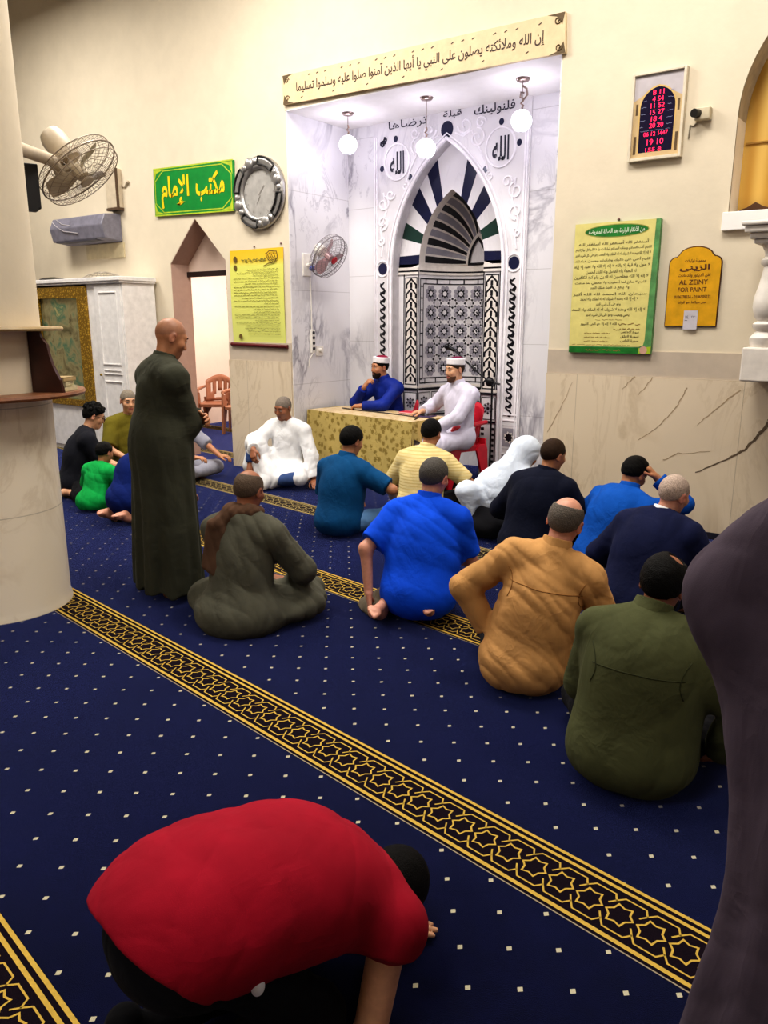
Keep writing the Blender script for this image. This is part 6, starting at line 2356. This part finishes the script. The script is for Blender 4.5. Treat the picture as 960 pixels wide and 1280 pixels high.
    p.pose((0, 0, .13), (.04, .15, .56), yaw=-8, head=(.03, .10, .23), hd=(-12, 16, 0), LW=(-.05, .38, .25), RW=(.2, .38, .25), Lh=(.3, 1, -.2), Rh=(-.3, 1, -.2), **crossed())
    p.build()
    p.shirt(C['green'], .9, .022, .03, 51, .006, 34, ((.6, .2, 1), (1, .2, .4)), 't_shirt', [el((0, -.01, .09), (.155, .13, .10), None, .07)], .05, armg=.010)
    p.trousers(C['dk trouser'])
    p.hair(BLACK, .014, DEF_LINE)

    p = Person('person in a dark blue t-shirt bent forward with bare feet behind the standing man', (-5.74, 4.05, 0), 98, sc=.95, skin='pink', h=.007)
    p.girth = 1.15
    p.pose((0, 0, .20), (.05, .26, .58), yaw=0, head=(.03, .17, .06), hd=(-10, 60, 0), LW=(-.05, .55, .16), RW=(.2, .55, .16), Lh=(.1, 1, -.2), Rh=(-.1, 1, -.2), **kneel(.10))
    p.build()
    p.shirt(C['dark blue'], .9, .022, .05, 53, .006, 26, ((.6, .2, 1), (1, .2, .4)), 't_shirt', [el((0, -.03, .20), (.21, .17, .15), None, .09), el((0, .08, .40), (.2, .16, .2), None, .09)], .06, armg=.010)
    p.trousers(C['black'], (1.85, 1.85))
    p.hair(BLACK, .012, DEF_LINE)

    p = Person('man in a khaki t-shirt facing out, half hidden by the standing man', (-7.28, 5.17, 0), -20, skin='fair', h=.008)
    p.pose((0, 0, .15), (0, .04, .66), head=(0, .05, .22), hd=(0, 10, 0), LW=(-.08, .34, .3), RW=(.12, .36, .3), Lh=(.3, 1, -.2), Rh=(-.3, 1, -.2), **crossed())
    p.build()
    p.shirt(C['khaki'], .9, .020, .03, 57, .005, 28, name='t_shirt', extra=[el((0, -.02, .12), (.185, .155, .13), None, .10), el((0, .04, .34), (.175, .13, .23), None, .10)], armg=.010)
    p.trousers(C['dk trouser'])
    p.hair(HAIR('#8d8274'), .004, DEF_LINE)
    p.face()

    p = Person('man in light grey trousers seated in the doorway behind the standing man', (-6.98, 5.50, 0), 12, skin='tan', h=.008)
    p.pose((0, 0, .15), (0, .06, .60), head=(0, .06, .21), hd=(0, 10, 0), LW=(-.20, .50, .26), RW=(.2, .46, .30), Lpole=(-1, -.3, -.2), Rpole=(1, -.3, -.2), Lh=(-.1, 1, .0), Rh=(-.1, 1, .05), **crossed())
    p.build()
    p.shirt(C['grey'], 1.2, .020, .03, 59, .005, 28, name='shirt', extra=[el((0, -.02, .12), (.185, .155, .13), None, .10), el((0, .04, .34), (.175, .13, .23), None, .10)], armg=.008)
    p.trousers(C['grey'])
    p.hair(BLACK, .012, DEF_LINE)

    # --- man in red prostrating in the foreground
    p = Person('man in a red jersey and black trousers bowed to the carpet in the foreground', (-1.235, .96, 0), 74, skin='fair', h=.005)
    p.girth = 1.12
    p.neck_r = .052
    p.pose((0, -.03, .43), (0, .42, .30), yaw=0, head=(-.05, .165, -.15), hd=(0, 112, 0), LW=(-.05, .55, .04), RW=(.03, .50, .045), Lpole=(-.8, -1, -.9), Rpole=(.8, -1, -1), Lh=(.6, 1, -.05), Rh=(-.7, 1, -.05), Lup=(0, 0, 1), Rup=(0, 0, 1), Lcurl=.1, Rcurl=.1,
           LA=(-.07, -.14, .085), RA=(.11, -.18, .085), LK=(-.05, 1, -.6), RK=(.05, 1, -.6), Lf=((0, -.55, -1), (0, 1, -.4)), Rf=((0, -.55, -1), (0, 1, -.4)))
    p.build()
    hump = [el((0, .12, .43), (.185, .17, .135), rot((1, 0, 0), -6), .10), el((0, .27, .395), (.20, .18, .135), rot((1, 0, 0), -18), .10), el((0, -.035, .425), (.212, .215, .17), None, .08)]
    p.shirt(C['red'], {'L': .5, 'R': .14}, .018, None, 61, .005, 18, ((.15, 1, .3), (.5, 1, .2)), 'jersey', hump, .07, cutn=(V(0, -.215, .50), nrm(V(.05, -.74, -.67))), h=.0062, armg=.006, low=False)
    p.trousers(C['black'], (1.93, 1.93), g=.010, extra=[el((0, -.07, .39), (.165, .13, .13), None, .08)])
    p.hair(BLACK, .014, (-.02, 0, .62))
    for an, kn, ft, rgt in ((p.LAn, p.LKn, p.Lf, False), (p.RAn, p.RKn, p.Rf, True)):
        L = [rc(q[1][0], q[1][1], q[1][2] + .007, q[1][3] + .007, q[2]) for q in foot_shapes(an, ft[0], ft[1], rgt)]
        p.add('sock', L + [rc(an, an + (kn - an) * .3, .046, .056, .03)], C['black'], .006)
    # white lining showing at the side of the hem and on the sleeve
    w = MB()
    w.ball((.195, .045, .335), (.012, .016, .022))
    w.obj('hem_lining', [C['white']], p.o, smooth='all', )

    # --- person standing at the right edge, close to the camera
    p = Person('standing person in a dark plum wool robe cut off by the right edge', (.05, 1.57, 0), 100, skin='tan', h=.007)
    p.girth = 1.15
    p.pose((0, 0, .95), (0, .02, 1.43), head=(0, .07, .215), hd=(0, 20, 0), LW=(-.11, .20, 1.11), RW=(-.06, .25, 1.14), Lpole=(-1, -.25, .06), Rpole=(1, -.4, -.4), LA=(-.12, -.03, .085), RA=(.12, -.03, .085), LK=(-.1, 1, 0), RK=(.1, 1, 0), Lh=(1, .25, .05), Rh=(-1, .2, .1), Lup=(0, 1, .3), Rup=(0, 1, .3))
    p.build()
    sk = [rc((-.08, 0, 1.05), (-.20, -.03, .06), .15, .17, .12), rc((.08, 0, 1.05), (.16, -.03, .06), .15, .17, .12), rc((0, 0, .95), (0, .04, .08), .16, .18, .12)]
    sk += [rc(p.LE, V(-.17, .02, .72), .075, .10, .12), rc(p.LE * .5 + p.LS * .5, V(-.10, .02, .80), .075, .12, .12), rc(p.LWr, V(-.05, .1, .75), .08, .11, .12)]
    L = p.torso(.035, .08) + p.arm('L', 2.0, .030, r=(.052, .056, .045)) + p.arm('R', 2.0, .035, r=(.07, .072, .05)) + sk
    L += [rc(p.N, p.N + nrm(p.H - p.N) * .2, .056, .066, .006, 's'), pl((0, 0, .03), (0, 0, -1), .004)]
    p.add('robe', L, C['plum'], .010, robe_fold)
    p.collar(C['plum'], .03, .068)
    p.hair(BLACK, .010, DEF_LINE)

def ring_line(p, up, mat):
    """thin contrasting line round the collar"""
    ax = nrm(p.H - p.N + V(0, 0, .05))
    c = p.N + ax * up
    u = nrm(np.cross(ax, V(0, 1, 0)))
    v = np.cross(ax, u)
    mb = MB()
    mb.tube([tuple(c + (u * math.cos(a * PI / 12) + v * math.sin(a * PI / 12)) * .0745 * p.sc) for a in range(24)], .005, 6, closed=True)
    mb.obj('collar_line', [mat], p.o, smooth='all')

def back_seams(p, sh, mat, zs, w=.165):
    """stitched yoke and armhole seams laid on the back of a shirt"""
    from mathutils.bvhtree import BVHTree
    bv = BVHTree.FromPolygons([v.co for v in sh.data.vertices], [tuple(f.vertices) for f in sh.data.polygons])
    def hit(x, z):
        r = bv.ray_cast(Vector((x, -.8, z)), Vector((0, 1, 0)))
        return None if r[0] is None else r[0] + Vector((0, -.0008, 0))
    cx = float(p.S[0])
    tilt = float(p.rt[2]) / max(.3, float(p.rt[0]))
    rows = [('yoke_seam', [(cx + w * (i / 14 - .5) * 2, zs + tilt * w * (i / 14 - .5) * 2 + .006 * math.cos((i / 14 - .5) * PI)) for i in range(15)])]
    for sx in (-1, 1):
        rows.append(('armhole_seam', [(cx + sx * (w + .012 * (1 - j / 9) - .022 * math.sin(j / 9 * PI)), zs + .06 - .13 * j / 9 + tilt * sx * w) for j in range(10)]))
    for nm, L in rows:
        P = [h for h in (hit(x, z) for x, z in L) if h is not None]
        if len(P) > 3:
            MB().tube([tuple(q) for q in P], .0024, 5).obj(nm, [mat], sh, smooth='all')

build_people()
# ================================================================== LIGHT
SC.view_settings.view_transform = 'Standard'
SC.view_settings.look = 'Medium High Contrast'
SC.view_settings.exposure = 0
SC.view_settings.gamma = 1
w = bpy.data.worlds.new('world')
SC.world = w
w.use_nodes = True
w.node_tree.nodes['Background'].inputs[0].default_value = (1, .95, .88, 1)
w.node_tree.nodes['Background'].inputs[1].default_value = .3

def area(x, y, z, sx, sy, power, c=(1, .95, .88), rot=(0, 0, 0)):
    d = bpy.data.lights.new('ceiling_lamp', 'AREA')
    d.shape = 'RECTANGLE'
    d.size, d.size_y = sx, sy
    d.energy = power
    d.color = c
    o = bpy.data.objects.new('ceiling_lamp', d)
    o.location = (x, y, z)
    o.rotation_euler = [math.radians(a) for a in rot]
    COL.objects.link(o)
def point(x, y, z, power, c, r):
    d = bpy.data.lights.new('lamp', 'POINT')
    d.energy = power
    d.color = c
    d.shadow_soft_size = r
    o = bpy.data.objects.new('lamp', d)
    o.location = (x, y, z)
    COL.objects.link(o)
for x, y, p in ((-9.5, 4.0, 170), (-5.5, 4.2, 205), (-1.8, 4.2, 155), (-6, .8, 80), (-1.5, .0, 62), (2.5, 3.5, 55), (-3, -4, 120)):
    area(x, y, 5.6, 1.6, 1.6, p)
for x, z in ((-5.57, 3.51), (-4.59, 3.36), (-3.56, 3.47)):
    point(x, 6.92, z, 13, (.90, .86, 1), .12)
area(-8.6, 9.0, 3.05, 1.5, 2.0, 130, (1, .93, .86))
